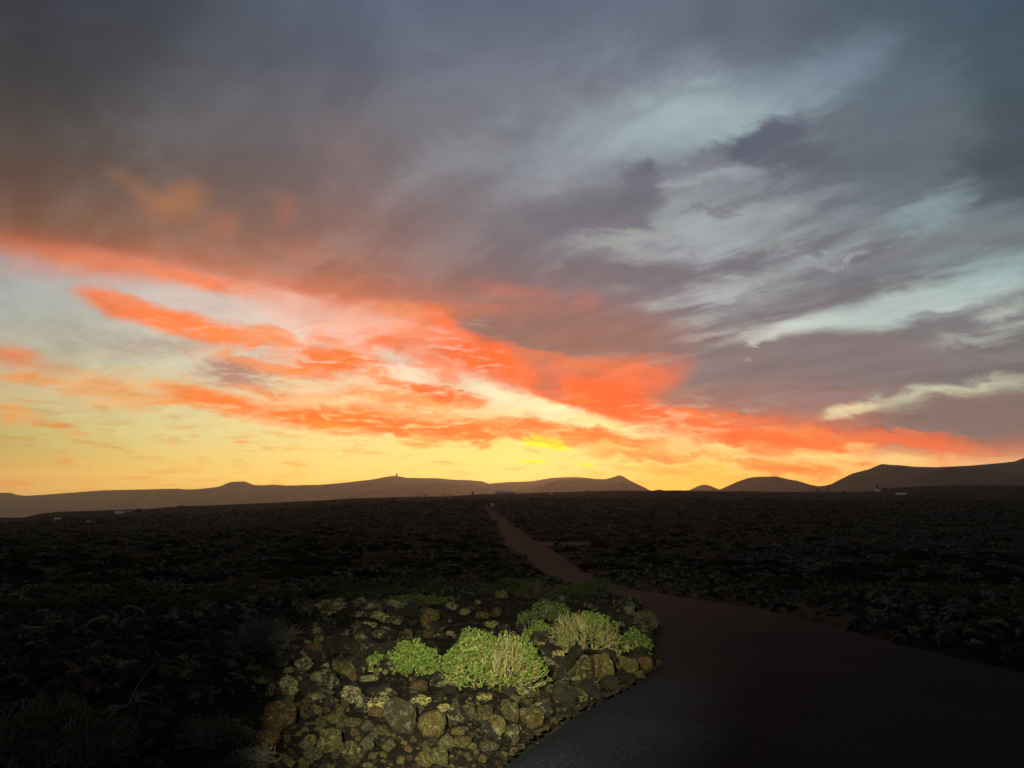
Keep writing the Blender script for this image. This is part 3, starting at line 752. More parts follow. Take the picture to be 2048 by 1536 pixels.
# named rocks of the lit bank: px, py (centre), w, h in photograph pixels, shape, material, label
ROCKS = [
 (797,1432,68,72,'s',0,M_GREYR,'big smooth grey olive boulder below the left bush, largest in the bank'),
 (860,1451,60,60,'s',1,M_OCHRE,'round brown boulder with white specks right beside the big grey boulder'),
 (701,1389,50,44,'c',0,M_CRUST,'pale lichen crusted lump standing upright left of the big grey boulder'),
 (749,1411,62,34,'c',1,M_YCRUST,'bright yellow crusted rock sloping down to the big grey boulder'),
 (843,1402,44,26,'c',2,M_YCRUST,'yellow spotted low rock between the big grey boulder and the large bush'),
 (689,1341,54,32,'s',2,M_OLIVE,'flat olive rock touching the left end of the left bush'),
 (601,1331,40,36,'c',3,M_CRUST,'pale crusted rock standing alone left of the left bush'),
 (574,1374,38,50,'c',4,M_CRUST,'tall grey crusted lump left of the yellow rocks, half in shadow'),
 (623,1305,34,32,'s',3,M_RUST,'rust brown rock above the pale crusted rock on the dark slope'),
 (646,1218,82,42,'c',5,M_CRUST,'long sloping olive slab up on the dark slope'),
 (716,1205,36,26,'c',6,M_CRUST,'pitted olive lump just right of the long sloping slab'),
 (759,1233,40,19,'c',7,M_YCRUST,'small pale flat rock below the low green mat'),
 (734,1250,38,20,'c',0,M_YCRUST,'pale crusted rock below left of the low green mat'),
 (862,1235,40,44,'s',4,M_OCHRE,'brown domed rock under the right end of the low green mat'),
 (837,1214,44,26,'s',5,M_RUST,'brown leaning rock tucked under the low green mat'),
 (790,1240,30,17,'s',6,M_OCHRE,'small brown rock with a white fleck under the green mat'),
 (772,1261,24,15,'c',1,M_CRUST,'small pale stone below the brown fleck rock'),
 (636,1263,24,16,'c',2,M_CRUST,'small pale stone under the long sloping slab'),
 (631,1380,22,18,'s',7,M_OCHRE,'small yellow stone left of the upright lichen lump'),
 (663,1374,20,14,'c',3,M_YCRUST,'tiny bright yellow stone above the upright lichen lump'),
 (608,1410,28,24,'s',8,M_RUST,'dark rust stone low left of the yellow rocks'),
 (633,1424,28,20,'s',9,M_OCHRE,'ochre stone beside the dark rust stone'),
 (596,1428,24,16,'s',0,M_RUST,'small orange stone above the big dark rust boulder'),
 (660,1409,22,18,'s',1,M_OCHRE,'small ochre stone under the upright lichen lump'),
 (666,1439,44,26,'c',4,M_OLIVE,'pointed olive rock left of the big grey boulder'),
 (704,1447,36,24,'c',5,M_OLIVE,'speckled olive rock directly left of the big grey boulder'),
 (752,1429,34,24,'s',2,M_RUST,'orange brown rock under the bright yellow crusted rock'),
 (548,1446,68,62,'s',3,M_RUST,'big dark rust boulder at the dim left edge of the pool of light'),
 (533,1490,54,50,'s',4,M_RUST,'round rust boulder below the big dark rust boulder'),
 (616,1489,40,30,'s',5,M_OLIVE,'olive rock right of the round rust boulder'),
 (653,1489,48,40,'s',6,M_OLIVE,'olive rock with pale lichen on top, below the pointed olive rock'),
 (624,1508,38,22,'s',7,M_GREYR,'flat grey stone under the olive rocks at the bottom'),
 (704,1514,60,44,'s',8,M_OCHRE,'wide brown rock at the bottom edge below the rubble'),
 (734,1494,32,28,'s',9,M_GREYR,'round grey stone below left of the big grey boulder'),
 (760,1461,30,22,'s',0,M_OCHRE,'small ochre stone touching the foot of the big grey boulder'),
 (774,1496,22,16,'s',1,M_OLIVE,'little olive stone in the rubble under the big grey boulder'),
 (847,1523,36,34,'s',2,M_OCHRE,'yellow brown rock at the bottom edge under the speckled boulder'),
 (880,1519,38,36,'s',3,M_OLIVE,'dull olive rock at the bottom edge right of the yellow brown rock'),
 (834,1375,40,24,'s',4,M_RUST,'rust flat rock under the right end of the left bush'),
 (736,1360,44,15,'c',6,M_CRUST,'thin pale topped slab under the left bush'),
 (752,1388,34,16,'c',7,M_DARKR,'dark slanting lump behind the bright yellow crusted rock'),
 (1169,1341,64,52,'s',5,M_OLIVE,'largest brown olive boulder of the right row under the pale twiggy bush'),
 (1209,1339,50,54,'s',6,M_OCHRE,'tall brown boulder joined to the right of the largest row boulder'),
 (1257,1331,38,36,'s',7,M_OCHRE,'smooth ochre boulder third along the row under the twiggy bush'),
 (1292,1329,32,30,'s',8,M_RUST,'rusty rock ending the row beside the asphalt under the round green bush'),
 (1283,1351,24,17,'s',9,M_OLIVE,'small olive stone beside the asphalt below the rusty end rock'),
 (1154,1391,46,36,'s',0,M_OLIVE,'wide flat faced olive boulder beside the asphalt below the row'),
 (1122,1375,27,28,'s',1,M_OCHRE,'egg shaped brown stone left of the wide flat faced boulder'),
 (1101,1383,26,24,'s',2,M_OLIVE,'brown stone between the large bush and the egg shaped stone'),
 (1081,1294,42,33,'c',0,M_YCRUST,'bright pale yellow rock at the foot of the bright green clump'),
 (1117,1315,28,36,'c',1,M_YCRUST,'knobbly yellow crusted rock right of the large bush'),
 (1091,1324,34,24,'c',2,M_CRUST,'pale rock half behind the right side of the large bush'),
 (1134,1298,24,26,'c',3,M_YCRUST,'small yellow crusted rock under the bare twigs of the right bush'),
 (1066,1386,36,26,'s',3,M_OLIVE,'olive stone under the right edge of the large bush'),
 (1018,1424,38,46,'s',4,M_OLIVE,'tall green olive rock below the middle of the large bush'),
 (970,1431,42,42,'s',5,M_OCHRE,'angular brown rock left of the tall olive rock'),
 (928,1430,46,30,'s',6,M_OLIVE,'low dark olive rock right of the speckled brown boulder'),
 (1062,1436,48,42,'s',7,M_OCHRE,'broad brown rock on the road edge right of the tall olive rock'),
 (1096,1421,24,26,'s',8,M_RUST,'orange brown stone at the road edge above the broad brown rock'),
 (990,1453,50,40,'s',9,M_OCHRE,'brown slab below the angular brown rock'),
 (888,1419,30,22,'c',4,M_YCRUST,'yellow lichen topped stone above the speckled brown boulder'),
 (968,1396,32,18,'c',5,M_YCRUST,'pale yellow stone poking out under the large bush'),
 (1077,1410,20,13,'c',6,M_YCRUST,'tiny bright yellow stone at the road edge right of the large bush'),
 (891,1487,32,30,'s',0,M_OLIVE,'olive stone below the speckled brown boulder'),
 (922,1484,38,28,'s',1,M_OCHRE,'pale topped brown stone right of the lower olive stone'),
 (915,1467,28,18,'s',2,M_OCHRE,'small brown stone above the pale topped brown stone'),
 (975,1497,44,20,'s',3,M_GREYR,'flat grey brown stone near the road edge at the bottom'),
 (1032,1480,19,19,'s',4,M_OLIVE,'round greenish stone lying next to the asphalt'),
 (984,1250,42,14,'c',7,M_YCRUST,'thin pale flat stone behind the large bush'),
 (992,1226,36,20,'s',5,M_RUST,'rust brown rock behind the large bush up the slope'),
 (966,1232,28,16,'s',6,M_OCHRE,'small brown rock left of the rust rock up the slope'),
 (1013,1258,24,28,'c',0,M_DARKR,'dark pitted lump behind the large bush, right of the thin pale stone'),
 (1153,1303,28,16,'s',7,M_OLIVE,'low brown stone in the shade under the twiggy bush'),
 (1230,1306,30,20,'c',1,M_YCRUST,'yellowish rock between the twiggy bush and the round green bush'),
 (1172,1317,14,12,'c',2,M_YCRUST,'tiny pale stone on top of the row boulders'),
 (1064,1456,20,14,'s',8,M_GREYR,'small dark stone on the road edge below the broad brown rock'),
 (905,1212,30,18,'c',3,M_CRUST,'dull pitted stone right of the low green mat'),
 (930,1225,22,18,'c',4,M_CRUST,'grey knobbly stone up the slope above the large bush'),
 (340,1345,44,26,'c',5,M_CRUST,'grey crusted lump dimly visible on the dark left slope'),
 (380,1333,36,26,'c',6,M_YCRUST,'dull yellow crusted lump on the dark left slope'),
 (480,1347,40,14,'c',7,M_CRUST,'grey thin slab on the dark left slope'),
 (496,1320,26,22,'c',0,M_CRUST,'grey brown knob above the thin grey slab'),
]
rock_xy = []
def put_rock(px, py, w, h, kind, k, m, label, group=None, rz=None):
    x, y, z = at_px(px, py + h * 0.38)
    d = math.hypot(x, y); sx = w / 2 / FPX * d * 1.06; sz = h / 2 / FPX * d * 1.06
    sy = (sx + sz) / 2 * 0.95
    o = obj('rock', rock_mesh(kind, k, m))
    o.location = (x, y + sy * 0.4, z + sz * 0.62)
    o.scale = (sx, sy, sz)
    o.rotation_euler = (random.uniform(-.25, .25), random.uniform(-.25, .25), random.choice([0, math.pi]) + random.uniform(-.5, .5))
    tag(o, label, 'rock', group)
    rock_xy.append((x, y, max(sx, sy)))
for r_ in ROCKS: put_rock(*r_, group='rocks of the lit bank')

# loose stones filling the bank, each its own object
def in_bank(px, py):
    return True
def fill(n, box, wmin, wmax, mats, label, group, near=0.7, cat='stone', tries=30):
    c = 0; t = 0
    while c < n and t < n * tries:
        t += 1
        px = random.uniform(box[0], box[2]); py = random.uniform(box[1], box[3])
        x, y, z = at_px(px, py)
        if float(off_road(np.array([x]), np.array([y]))[0]) < 0.04: continue
        d = math.hypot(x, y); s = random.uniform(wmin, wmax) ** 1.0 / 2 / FPX * d
        if any((x - a) ** 2 + (y - b_) ** 2 < ((r0 + s) * near) ** 2 for a, b_, r0 in rock_xy): continue
        kd, m = random.choice(mats)
        o = obj('stone', rock_mesh(kd, random.randrange(10 if kd == 's' else 8), m))
        o.location = (x, y, z + s * 0.35)
        o.scale = (s * random.uniform(.85, 1.3), s * random.uniform(.7, 1.1), s * random.uniform(.6, .95))
        o.rotation_euler = (random.uniform(-.5, .5), random.uniform(-.5, .5), random.uniform(0, 6.28))
        tag(o, label, cat, group); rock_xy.append((x, y, s)); c += 1
OM = [('s', M_OCHRE), ('s', M_OLIVE), ('s', M_OCHRE), ('s', M_GREYR), ('s', M_RUST), ('c', M_OLIVE)]
fill(170, (490, 1400, 1070, 1545), 7, 24, OM, 'small loose brown stone in the rubble along the bottom of the picture', 'small loose stones at the bottom')
fill(50, (1040, 1330, 1310, 1470), 6, 17, OM, 'small brown stone on the strip between the row of boulders and the asphalt', 'small stones beside the asphalt')
fill(30, (560, 1240, 1060, 1420), 10, 26, [('c', M_DARKR), ('s', M_RUST), ('c', M_CRUST), ('c', M_DARKR)], 'small dark stone among the bushes and crusted rocks of the lit bank', 'small dark stones between the bushes')
fill(45, (330, 1180, 1220, 1330), 10, 30, [('c', M_DARKR), ('c', M_DARKR), ('c', M_CRUST)], 'dim pitted lava lump on the dark slope behind the bushes', 'lava lumps behind the bushes')

# ------------------------------------------------------------------ stuff: rubble and low scrub over the whole lava field
def merge_scatter(variants, P, S_, Rz, tilt=0.25, seed=1):
    rg = np.random.default_rng(seed); Vs, Fs, off = [], [], 0
    idx = rg.integers(0, len(variants), len(P))
    for k, (V, F) in enumerate(variants):
        m = np.where(idx == k)[0]
        if not len(m): continue
        c, s = np.cos(Rz[m])[:, None], np.sin(Rz[m])[:, None]
        a = rg.uniform(-tilt, tilt, len(m))[:, None]
        X1 = V[None, :, 0] * S_[m, 0:1]; Y1 = V[None, :, 1] * S_[m, 1:2]; Z1 = V[None, :, 2] * S_[m, 2:3]
        Xr = X1 * c - Y1 * s; Yr = X1 * s + Y1 * c
        Zr = Z1 + Xr * a
        Q_ = np.stack([Xr + P[m, 0:1], Yr + P[m, 1:2], Zr + P[m, 2:3]], 2).reshape(-1, 3)
        nf = (F[None] + (np.arange(len(m)) * len(V))[:, None, None]).reshape(-1, 3) + off
        Vs.append(Q_); Fs.append(nf); off += len(Q_)
    return np.concatenate(Vs), np.concatenate(Fs)
def field_points(n, r0, r1, amax, seed, clear=0.25, p=1.0):
    rg = np.random.default_rng(seed)
    r = (r0 ** p + rg.random(n) * (r1 ** p - r0 ** p)) ** (1 / p)
    a = np.radians(rg.uniform(-amax, amax, n)); x, y = r * np.sin(a), r * np.cos(a)
    k = off_road(x, y) > clear
    return x[k], y[k], r[k], rg
def rubble(name, n, r0, r1, smin, smax, subv, m, seed, p=1.0, clear=0.15):
    x, y, r, rg = field_points(n, r0, r1, 44, seed, clear, p)
    dens = fbm(x / 5, y / 5, oct=3, seed=31) + rg.uniform(-0.35, 0.35, len(x)) > -0.1
    x, y, r = x[dens], y[dens], r[dens]
    s = smin * (smax / smin) ** (rg.random(len(x)) ** 2.2) * (1 + r / 140)
    z = zground(x, y)
    S_ = np.stack([s * rg.uniform(.8, 1.3, len(x)), s * rg.uniform(.8, 1.3, len(x)), s * rg.uniform(.5, .95, len(x))], 1)
    V, F = merge_scatter(subv, np.stack([x, y, z + s * 0.25], 1), S_, rg.uniform(0, 6.28, len(x)), 0.3, seed)
    tag(obj(name, mesh_np(name, V, F, m, smooth=False)), kind='stuff', label='rough dark lava rubble covering the field', cat='rubble')
V3 = [rock_shape(300 + k, 3, 0.75, 5) for k in range(6)]; V2 = [rock_shape(320 + k, 2, 0.8, 4) for k in range(5)]; V1 = [rock_shape(340 + k, 1, 0.5, 3) for k in range(5)]
rubble('lava_rubble', 6500, 3.2, 15, 0.02, 0.16, V3, M_DARKR, 51, p=1.3)
rubble('lava_rubble', 13000, 12, 60, 0.05, 0.28, V2, M_FIELD, 52, p=1.2)
rubble('lava_rubble', 36000, 50, 480, 0.10, 0.36, V1, M_FIELD, 53, p=0.9)
# fine gravel and chips on the bank and the verge
M_GRAVEL = rock_mat('gravel_chips', (0.010, 0.007, 0.004), (0.036, 0.024, 0.010), (0.11, 0.08, 0.035), (0.2, 0.2, 0.1), 0.0)
def gravel():
    rg = np.random.default_rng(77); X_, Y_ = [], []
    y = rg.uniform(2.6, 9.5, 5000); x = xl(y) - np.abs(rg.normal(0, 0.8, len(y))) + 0.06
    k = (off_road(x, y) > -0.12); x, y = x[k], y[k]
    s = 0.006 + 0.022 * rg.random(len(x)) ** 3
    z = np.where(off_road(x, y) > 0.0, zground(x, y), zbase(x, y) + 0.005)
    S_ = np.stack([s * rg.uniform(.8, 1.4, len(x)), s, s * .7], 1)
    V, F = merge_scatter(V1, np.stack([x, y, z + s * .3], 1), S_, rg.uniform(0, 6.28, len(x)), 0.3, 3)
    tag(obj('gravel', mesh_np('gravel', V, F, M_GRAVEL, smooth=False)), kind='stuff', label='small brown chips between the stones and along the asphalt edge', cat='gravel')
gravel()

# ------------------------------------------------------------------ shrubs
def wiggle(pts_, amp, seed):
    pts_ = np.asarray(pts_, float); n = len(pts_); t = np.linspace(0, n - 1, (n - 1) * 5 + 1); i = np.arange(n)
    q = np.stack([np.interp(t, i, pts_[:, k]) for k in range(3)], 1)
    for _ in range(2): q[1:-1] = (q[:-2] + 2 * q[1:-1] + q[2:]) / 4
    for k in range(3): q[:, k] += amp * vnoise(t * 1.3 + k * 7.7, t * 0 + seed, seed=seed) * np.minimum(t, 1)
    return q
def tube(Vs, Fs, pts_, r0, r1, sides=4):
    pts_ = np.asarray(pts_, float); n = len(pts_); base = sum(len(v) for v in Vs)
    t = np.gradient(pts_, axis=0); t /= np.linalg.norm(t, axis=1)[:, None] + 1e-9
    up = np.array([0.31, 0.17, 0.93]); a = np.cross(t, up); a /= np.linalg.norm(a, axis=1)[:, None] + 1e-9; b_ = np.cross(t, a)
    th = np.arange(sides) / sides * 2 * math.pi
    r = np.linspace(r0, r1, n)[:, None, None]
    ring = pts_[:, None] + r * (np.cos(th)[None, :, None] * a[:, None] + np.sin(th)[None, :, None] * b_[:, None])
    Vs.append(ring.reshape(-1, 3))
    i = np.arange(n - 1)[:, None] * sides; j = np.arange(sides)[None]; j2 = (j + 1) % sides
    F = np.stack([(i + j).ravel(), (i + j2).ravel(), (i + sides + j2).ravel(), (i + sides + j).ravel()], 1) + base
    Fs.append(F)
def bez(p0, p1, p2, n):
    t = np.linspace(0, 1, n)[:, None]; return (1 - t) ** 2 * p0 + 2 * t * (1 - t) * p1 + t * t * p2
def shrub_geo(seed, rx, ry, h, tips, bare=lambda p: 0.1, leaf=0.026, nleaf=11, lw=0.2, wander=0.05, core=0.35, tw=1.0, droop=0.0):
    """limbs fork twice; a rosette of narrow leaves closes most of the twigs"""
    rg = np.random.default_rng(seed); TV, TF = [], []; LV, LF = [], []
    def dome():
        while True:
            a = rg.uniform(0, 2 * math.pi); q = math.sqrt(rg.random()) * 1.0
            zz = math.sqrt(max(1 - q * q, 0))
            lump = 1 + 0.20 * float(vnoise(np.array([math.cos(a) * q * 2.4 + seed]), np.array([math.sin(a) * q * 2.4]), seed=seed)[0])
            k = rg.uniform(0.74, 1.03) * lump
            return np.array([math.cos(a) * q * rx * k, math.sin(a) * q * ry * k, max(zz, 0.06) * h * k + 0.01])
    T = np.array([dome() for _ in range(tips)])
    n1 = max(5, tips // 45); c1 = T[rg.choice(tips, n1, False)]; n2 = max(12, tips // 7); c2 = T[rg.choice(tips, n2, False)]
    o1 = np.argmin(((c2[:, None] - c1[None]) ** 2).sum(2), 1); o2 = np.argmin(((T[:, None] - c2[None]) ** 2).sum(2), 1)
    base = lambda p: np.array([p[0] * core * rg.uniform(.6, 1.1), p[1] * core * rg.uniform(.6, 1.1), 0.0])
    f1 = []
    for p in c1:
        b0 = base(p); e = b0 + (p - b0) * 0.42 + rg.normal(0, wander, 3) * 0.4; e[2] = max(e[2], 0.03)
        m = (b0 + e) / 2 + np.array([0, 0, -0.02 * droop]) + rg.normal(0, wander * .4, 3)
        tube(TV, TF, bez(b0, m, e, 6), 0.011 * tw, 0.0075 * tw, 5); f1.append(e)
    f2 = []
    for k, p in enumerate(c2):
        s = f1[o1[k]]; e = s + (p - s) * 0.55 + rg.normal(0, wander, 3) * 0.3; e[2] = max(e[2], 0.03)
        m = (s + e) / 2 + rg.normal(0, wander * .5, 3)
        tube(TV, TF, bez(s, m, e, 6), 0.0065 * tw, 0.0045 * tw, 4); f2.append(e)
    for k, p in enumerate(T):
        s = f2[o2[k]]; m = (s + p) / 2 + rg.normal(0, wander * .35, 3) + np.array([0, 0, -0.012])
        tube(TV, TF, bez(s, m, p, 5), 0.0042 * tw, 0.0026 * tw, 4)
        if rg.random() < bare(p): continue
        ax = p - m; ax /= np.linalg.norm(ax) + 1e-9
        q = np.cross(ax, [0.3, 0.5, 0.8]); q /= np.linalg.norm(q); w = np.cross(ax, q)
        for j in range(nleaf):
            ph = j * 2.4 + rg.uniform(-.3, .3); ti = rg.uniform(0.35, 1.25)
            d = ax * math.cos(ti) + (q * math.cos(ph) + w * math.sin(ph)) * math.sin(ti)
            sd = np.cross(d, ax); sd /= np.linalg.norm(sd) + 1e-9
            L = leaf * rg.uniform(.7, 1.2); b0 = p - ax * leaf * rg.uniform(0, .5)
            nb = sum(map(len, LV)) if False else len(LV) * 4
            LV.append([b0, b0 + d * L * .6 + sd * L * lw, b0 + d * L + np.array([0, 0, -L * .08]), b0 + d * L * .6 - sd * L * lw])
            LF.append([nb, nb + 1, nb + 2, nb + 3])
    return (np.concatenate(TV), np.concatenate(TF)), (np.array(LV).reshape(-1, 3) if LV else None, np.array(LF) if LF else None)
def shrub(name, label, cat, px, py, rz, geo, lm, tm, group=None, sink=0.03, y_off=0.0):
    x, y, z = at_px(px, py)
    y += y_off
    t = thing(name, label, cat, (x, y, float(zground(np.array([x]), np.array([y]))[0]) - sink), rz, group)
    (tv, tf), (lv, lf) = geo
    obj('branches', mesh_np('branches', tv, tf, tm), t)
    if lv is not None: obj('foliage', mesh_np('foliage', lv, lf, lm, smooth=False), t)
    return t
def dist(px, py): x, y, z = at_px(px, py); return math.hypot(x, y)
def m_px(w, px, py): return w / FPX * dist(px, py)

# large spurge in the middle of the light: px 868-1102, py 1272-1400
u = m_px(1, 985, 1395)
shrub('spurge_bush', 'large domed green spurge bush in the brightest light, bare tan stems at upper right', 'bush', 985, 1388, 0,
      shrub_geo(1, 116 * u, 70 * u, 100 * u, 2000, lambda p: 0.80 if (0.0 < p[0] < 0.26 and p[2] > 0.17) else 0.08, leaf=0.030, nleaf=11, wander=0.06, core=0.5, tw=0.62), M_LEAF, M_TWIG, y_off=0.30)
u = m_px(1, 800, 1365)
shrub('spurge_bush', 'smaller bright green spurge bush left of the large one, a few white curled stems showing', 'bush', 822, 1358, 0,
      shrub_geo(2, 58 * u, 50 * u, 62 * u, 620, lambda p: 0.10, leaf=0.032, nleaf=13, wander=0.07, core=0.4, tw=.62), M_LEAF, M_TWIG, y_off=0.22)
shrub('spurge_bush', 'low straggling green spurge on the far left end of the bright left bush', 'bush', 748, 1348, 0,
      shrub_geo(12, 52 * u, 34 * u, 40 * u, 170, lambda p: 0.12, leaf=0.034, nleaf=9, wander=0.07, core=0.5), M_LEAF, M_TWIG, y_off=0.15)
u = m_px(1, 1180, 1312)
shrub('dry_bush', 'wide twiggy bush above the row of boulders, bare tan stems left, green leaves right', 'bush', 1172, 1306, 0,
      shrub_geo(3, 84 * u, 52 * u, 76 * u, 850, lambda p: 0.88 if p[2] < 0.24 or p[0] < 0.0 else 0.15, leaf=0.030, nleaf=10, wander=0.085, core=0.5, tw=0.65), M_LEAF, M_TWIG, y_off=0.35)
shrub('green_clump', 'bright green leafy clump against the left side of the twiggy half dead bush', 'bush', 1082, 1287, 0,
      shrub_geo(4, 36 * u, 36 * u, 40 * u, 260, lambda p: 0.0, leaf=0.030, nleaf=10, wander=0.05, lw=0.3), M_LEAF, M_TWIG, y_off=0.35)
shrub('green_bush', 'round dark green bush at the right end of the bank beside the asphalt', 'bush', 1275, 1314, 0,
      shrub_geo(5, 38 * u, 36 * u, 50 * u, 260, lambda p: 0.0, leaf=0.036, nleaf=12, wander=0.04, lw=0.26), M_LEAFD, M_TWIG, y_off=0.2)
shrub('green_bush', 'small green bush between the twiggy bush and the round dark green bush', 'bush', 1232, 1308, 0,
      shrub_geo(6, 28 * u, 28 * u, 40 * u, 110, lambda p: 0.1, leaf=0.034, nleaf=10, wander=0.05), M_LEAFD, M_TWIG, y_off=0.3)
u = m_px(1, 1100, 1248)
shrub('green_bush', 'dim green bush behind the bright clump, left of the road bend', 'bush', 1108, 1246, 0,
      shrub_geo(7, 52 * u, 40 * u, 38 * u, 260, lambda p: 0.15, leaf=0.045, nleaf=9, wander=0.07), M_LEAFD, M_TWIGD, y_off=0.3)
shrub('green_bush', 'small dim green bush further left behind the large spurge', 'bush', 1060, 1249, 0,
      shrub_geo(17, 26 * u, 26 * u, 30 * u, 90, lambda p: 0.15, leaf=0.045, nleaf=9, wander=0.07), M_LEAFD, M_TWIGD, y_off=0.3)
u = m_px(1, 830, 1222)
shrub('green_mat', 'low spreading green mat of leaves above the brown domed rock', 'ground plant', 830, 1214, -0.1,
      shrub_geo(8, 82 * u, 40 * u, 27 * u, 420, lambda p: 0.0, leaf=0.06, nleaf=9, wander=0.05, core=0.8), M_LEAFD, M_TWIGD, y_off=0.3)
u = m_px(1, 1040, 1190)
shrub('green_mound', 'rounded green mound plant beside the near edge of the reddish track', 'ground plant', 1032, 1186, 0,
      shrub_geo(9, 48 * u, 40 * u, 34 * u, 300, lambda p: 0.0, leaf=0.11, nleaf=8, wander=0.05), M_LEAFD, M_TWIGD)
shrub('brown_bush', 'brownish dry bush right of the rounded green mound', 'bush', 1062, 1196, 0,
      shrub_geo(10, 28 * u, 26 * u, 30 * u, 200, lambda p: 0.5, leaf=0.08, nleaf=6, wander=0.08), M_LEAFO, M_TWIGD)
shrub('grassy_tuft', 'grassy green tuft with tall stalks at the inner side of the road bend', 'ground plant', 1185, 1196, 0,
      shrub_geo(11, 50 * u, 36 * u, 34 * u, 320, lambda p: 0.2, leaf=0.14, nleaf=8, lw=0.08, wander=0.1), M_LEAFD, M_TWIGD)
u = m_px(1, 1300, 1270)
shrub('grassy_tuft', 'dim straggly tuft on the road edge behind the round dark green bush', 'ground plant', 1292, 1256, 0,
      shrub_geo(13, 34 * u, 34 * u, 36 * u, 160, lambda p: 0.4, leaf=0.07, nleaf=7, lw=0.08, wander=0.1), M_LEAFO, M_TWIGD)
u = m_px(1, 500, 1320)
shrub('thorn_bush', 'wiry leafless grey thorn bush on the dark slope, left of the pale rocks', 'bush', 500, 1308, 0,
      shrub_geo(14, 92 * u, 70 * u, 80 * u, 900, lambda p: 1.0, wander=0.12, core=0.4, tw=0.45), M_LEAFO, M_TWIGD, y_off=0.3)
u = m_px(1, 430, 1500)
shrub('sprawling_shrub', 'sprawling green twiggy shrub at the bottom left of the rust boulders', 'bush', 425, 1490, 0,
      shrub_geo(15, 78 * u, 70 * u, 52 * u, 420, lambda p: 0.35, leaf=0.024, nleaf=7, lw=0.10, wander=0.12, core=0.3, tw=0.6), M_LEAFO, M_TWIGD)
shrub('sprawling_shrub', 'thin sprawling twigs at the bottom edge below the sprawling green shrub', 'bush', 500, 1535, 0,
      shrub_geo(16, 52 * u, 40 * u, 40 * u, 130, lambda p: 0.8, leaf=0.02, nleaf=6, lw=0.1, wander=0.12, core=0.2, tw=0.6), M_LEAFO, M_TWIGD)
u = m_px(1, 90, 1520)
shrub('heath_shrub', 'dark heathy shrub filling the bottom left corner', 'bush', 90, 1528, 0,
      shrub_geo(18, 130 * u, 90 * u, 95 * u, 900, lambda p: 0.1, leaf=0.03, nleaf=9, lw=0.1, wander=0.08), M_LEAFO, M_TWIGD)
# long dead branches arching over the rocks on the left
def dead_branch():
    t = thing('dead_branch', 'long bare dead branch arching out of the dark rocks on the left', 'branch', at_px(200, 1490))
    TV, TF = [], []; o0 = np.array(t.location)
    def P(px, py, up):
        x, y, z = at_px(px, 1480); d = y
        rx_, ry_, rz_ = ray(px, py); yy = o0[1] + up
        return np.array([rx_ / ry_ * yy, yy, EYE + rz_ / ry_ * yy]) - o0
    main = [P(190, 1478, 0), P(215, 1440, .05), P(240, 1420, .1), P(258, 1400, .1), P(268, 1380, .15), P(290, 1345, .2), P(310, 1322, .2)]
    tube(TV, TF, wiggle(main, .02, 5), 0.009, 0.0025, 5)
    for br in ([P(258,1400,.1), P(280,1383,.1), P(310,1384,.15), P(330,1410,.15), P(335,1445,.2)],
               [P(262,1405,.1), P(300,1406,.1), P(322,1420,.15)],
               [P(275,1382,.12), P(276,1405,.1), P(274,1440,.1)],
               [P(276,1380,.12), P(285,1369,.12), P(295,1368,.12)],
               [P(210,1480,.0), P(245,1440,.0), P(262,1425,.05)],
               [P(330,1412,.15), P(352,1436,.2), P(374,1418,.2), P(385,1415,.2)],
               [P(365,1450,.1), P(370,1430,.1), P(385,1412,.1)]):
        tube(TV, TF, wiggle(br, .025, len(TV) + 3), 0.0042, 0.0014, 4)
    obj('stem', mesh_np('stem', np.concatenate(TV), np.concatenate(TF), M_TWIGD), t)
dead_branch()

# countable scrub of the field: low green and brown mounds, each an object
MOUND = []
for k in range(5):
    (tv, tf), (lv, lf) = shrub_geo(60 + k, 0.55, 0.5, 0.30, 150, lambda p: 0.03, leaf=0.075, nleaf=8, lw=0.22, wander=0.05)
    MOUND.append([(mesh_np('branches', tv, tf, M_TWIGD), mesh_np('foliage', lv, lf, m_, smooth=False)) for m_ in (M_SCRUB, M_LEAFO)])
def mound(x, y, s, mi, label, group):
    b_, f_ = MOUND[random.randrange(5)][mi]
    t = thing('scrub_mound', label, 'bush', (x, y, float(zground(np.array([x]), np.array([y]))[0]) - 0.03), random.uniform(0, 6.28), group)
    t.scale = (s * random.uniform(.9, 1.6), s, s * random.uniform(.7, 1.1))
    obj('branches', b_, t); obj('foliage', f_, t)
rg = random.Random(5); cnt = {'l': 0, 'r': 0}
tries = 0
while cnt['l'] + cnt['r'] < 230 and tries < 4000:
    tries += 1
    r = 9 * (75 / 9.0) ** rg.random(); a = math.radians(rg.uniform(-40, 40)); x, y = r * math.sin(a), r * math.cos(a)
    if float(off_road(np.array([x]), np.array([y]))[0]) < 0.6: continue
    if y < 14 and x < xl(y): continue
    if y < 24 and -7 < x < xl(y): continue
    side = 'l' if x < xl(y) else 'r'
    cnt[side] += 1
    mound(x, y, rg.uniform(.55, 1.5), 0 if rg.random() < 0.5 else 1,
          'low dark scrub mound on the unlit lava field left of the road' if side == 'l' else 'low dark scrub mound on the unlit lava field right of the road',
          'scrub mounds left of the road' if side == 'l' else 'scrub mounds right of the road')
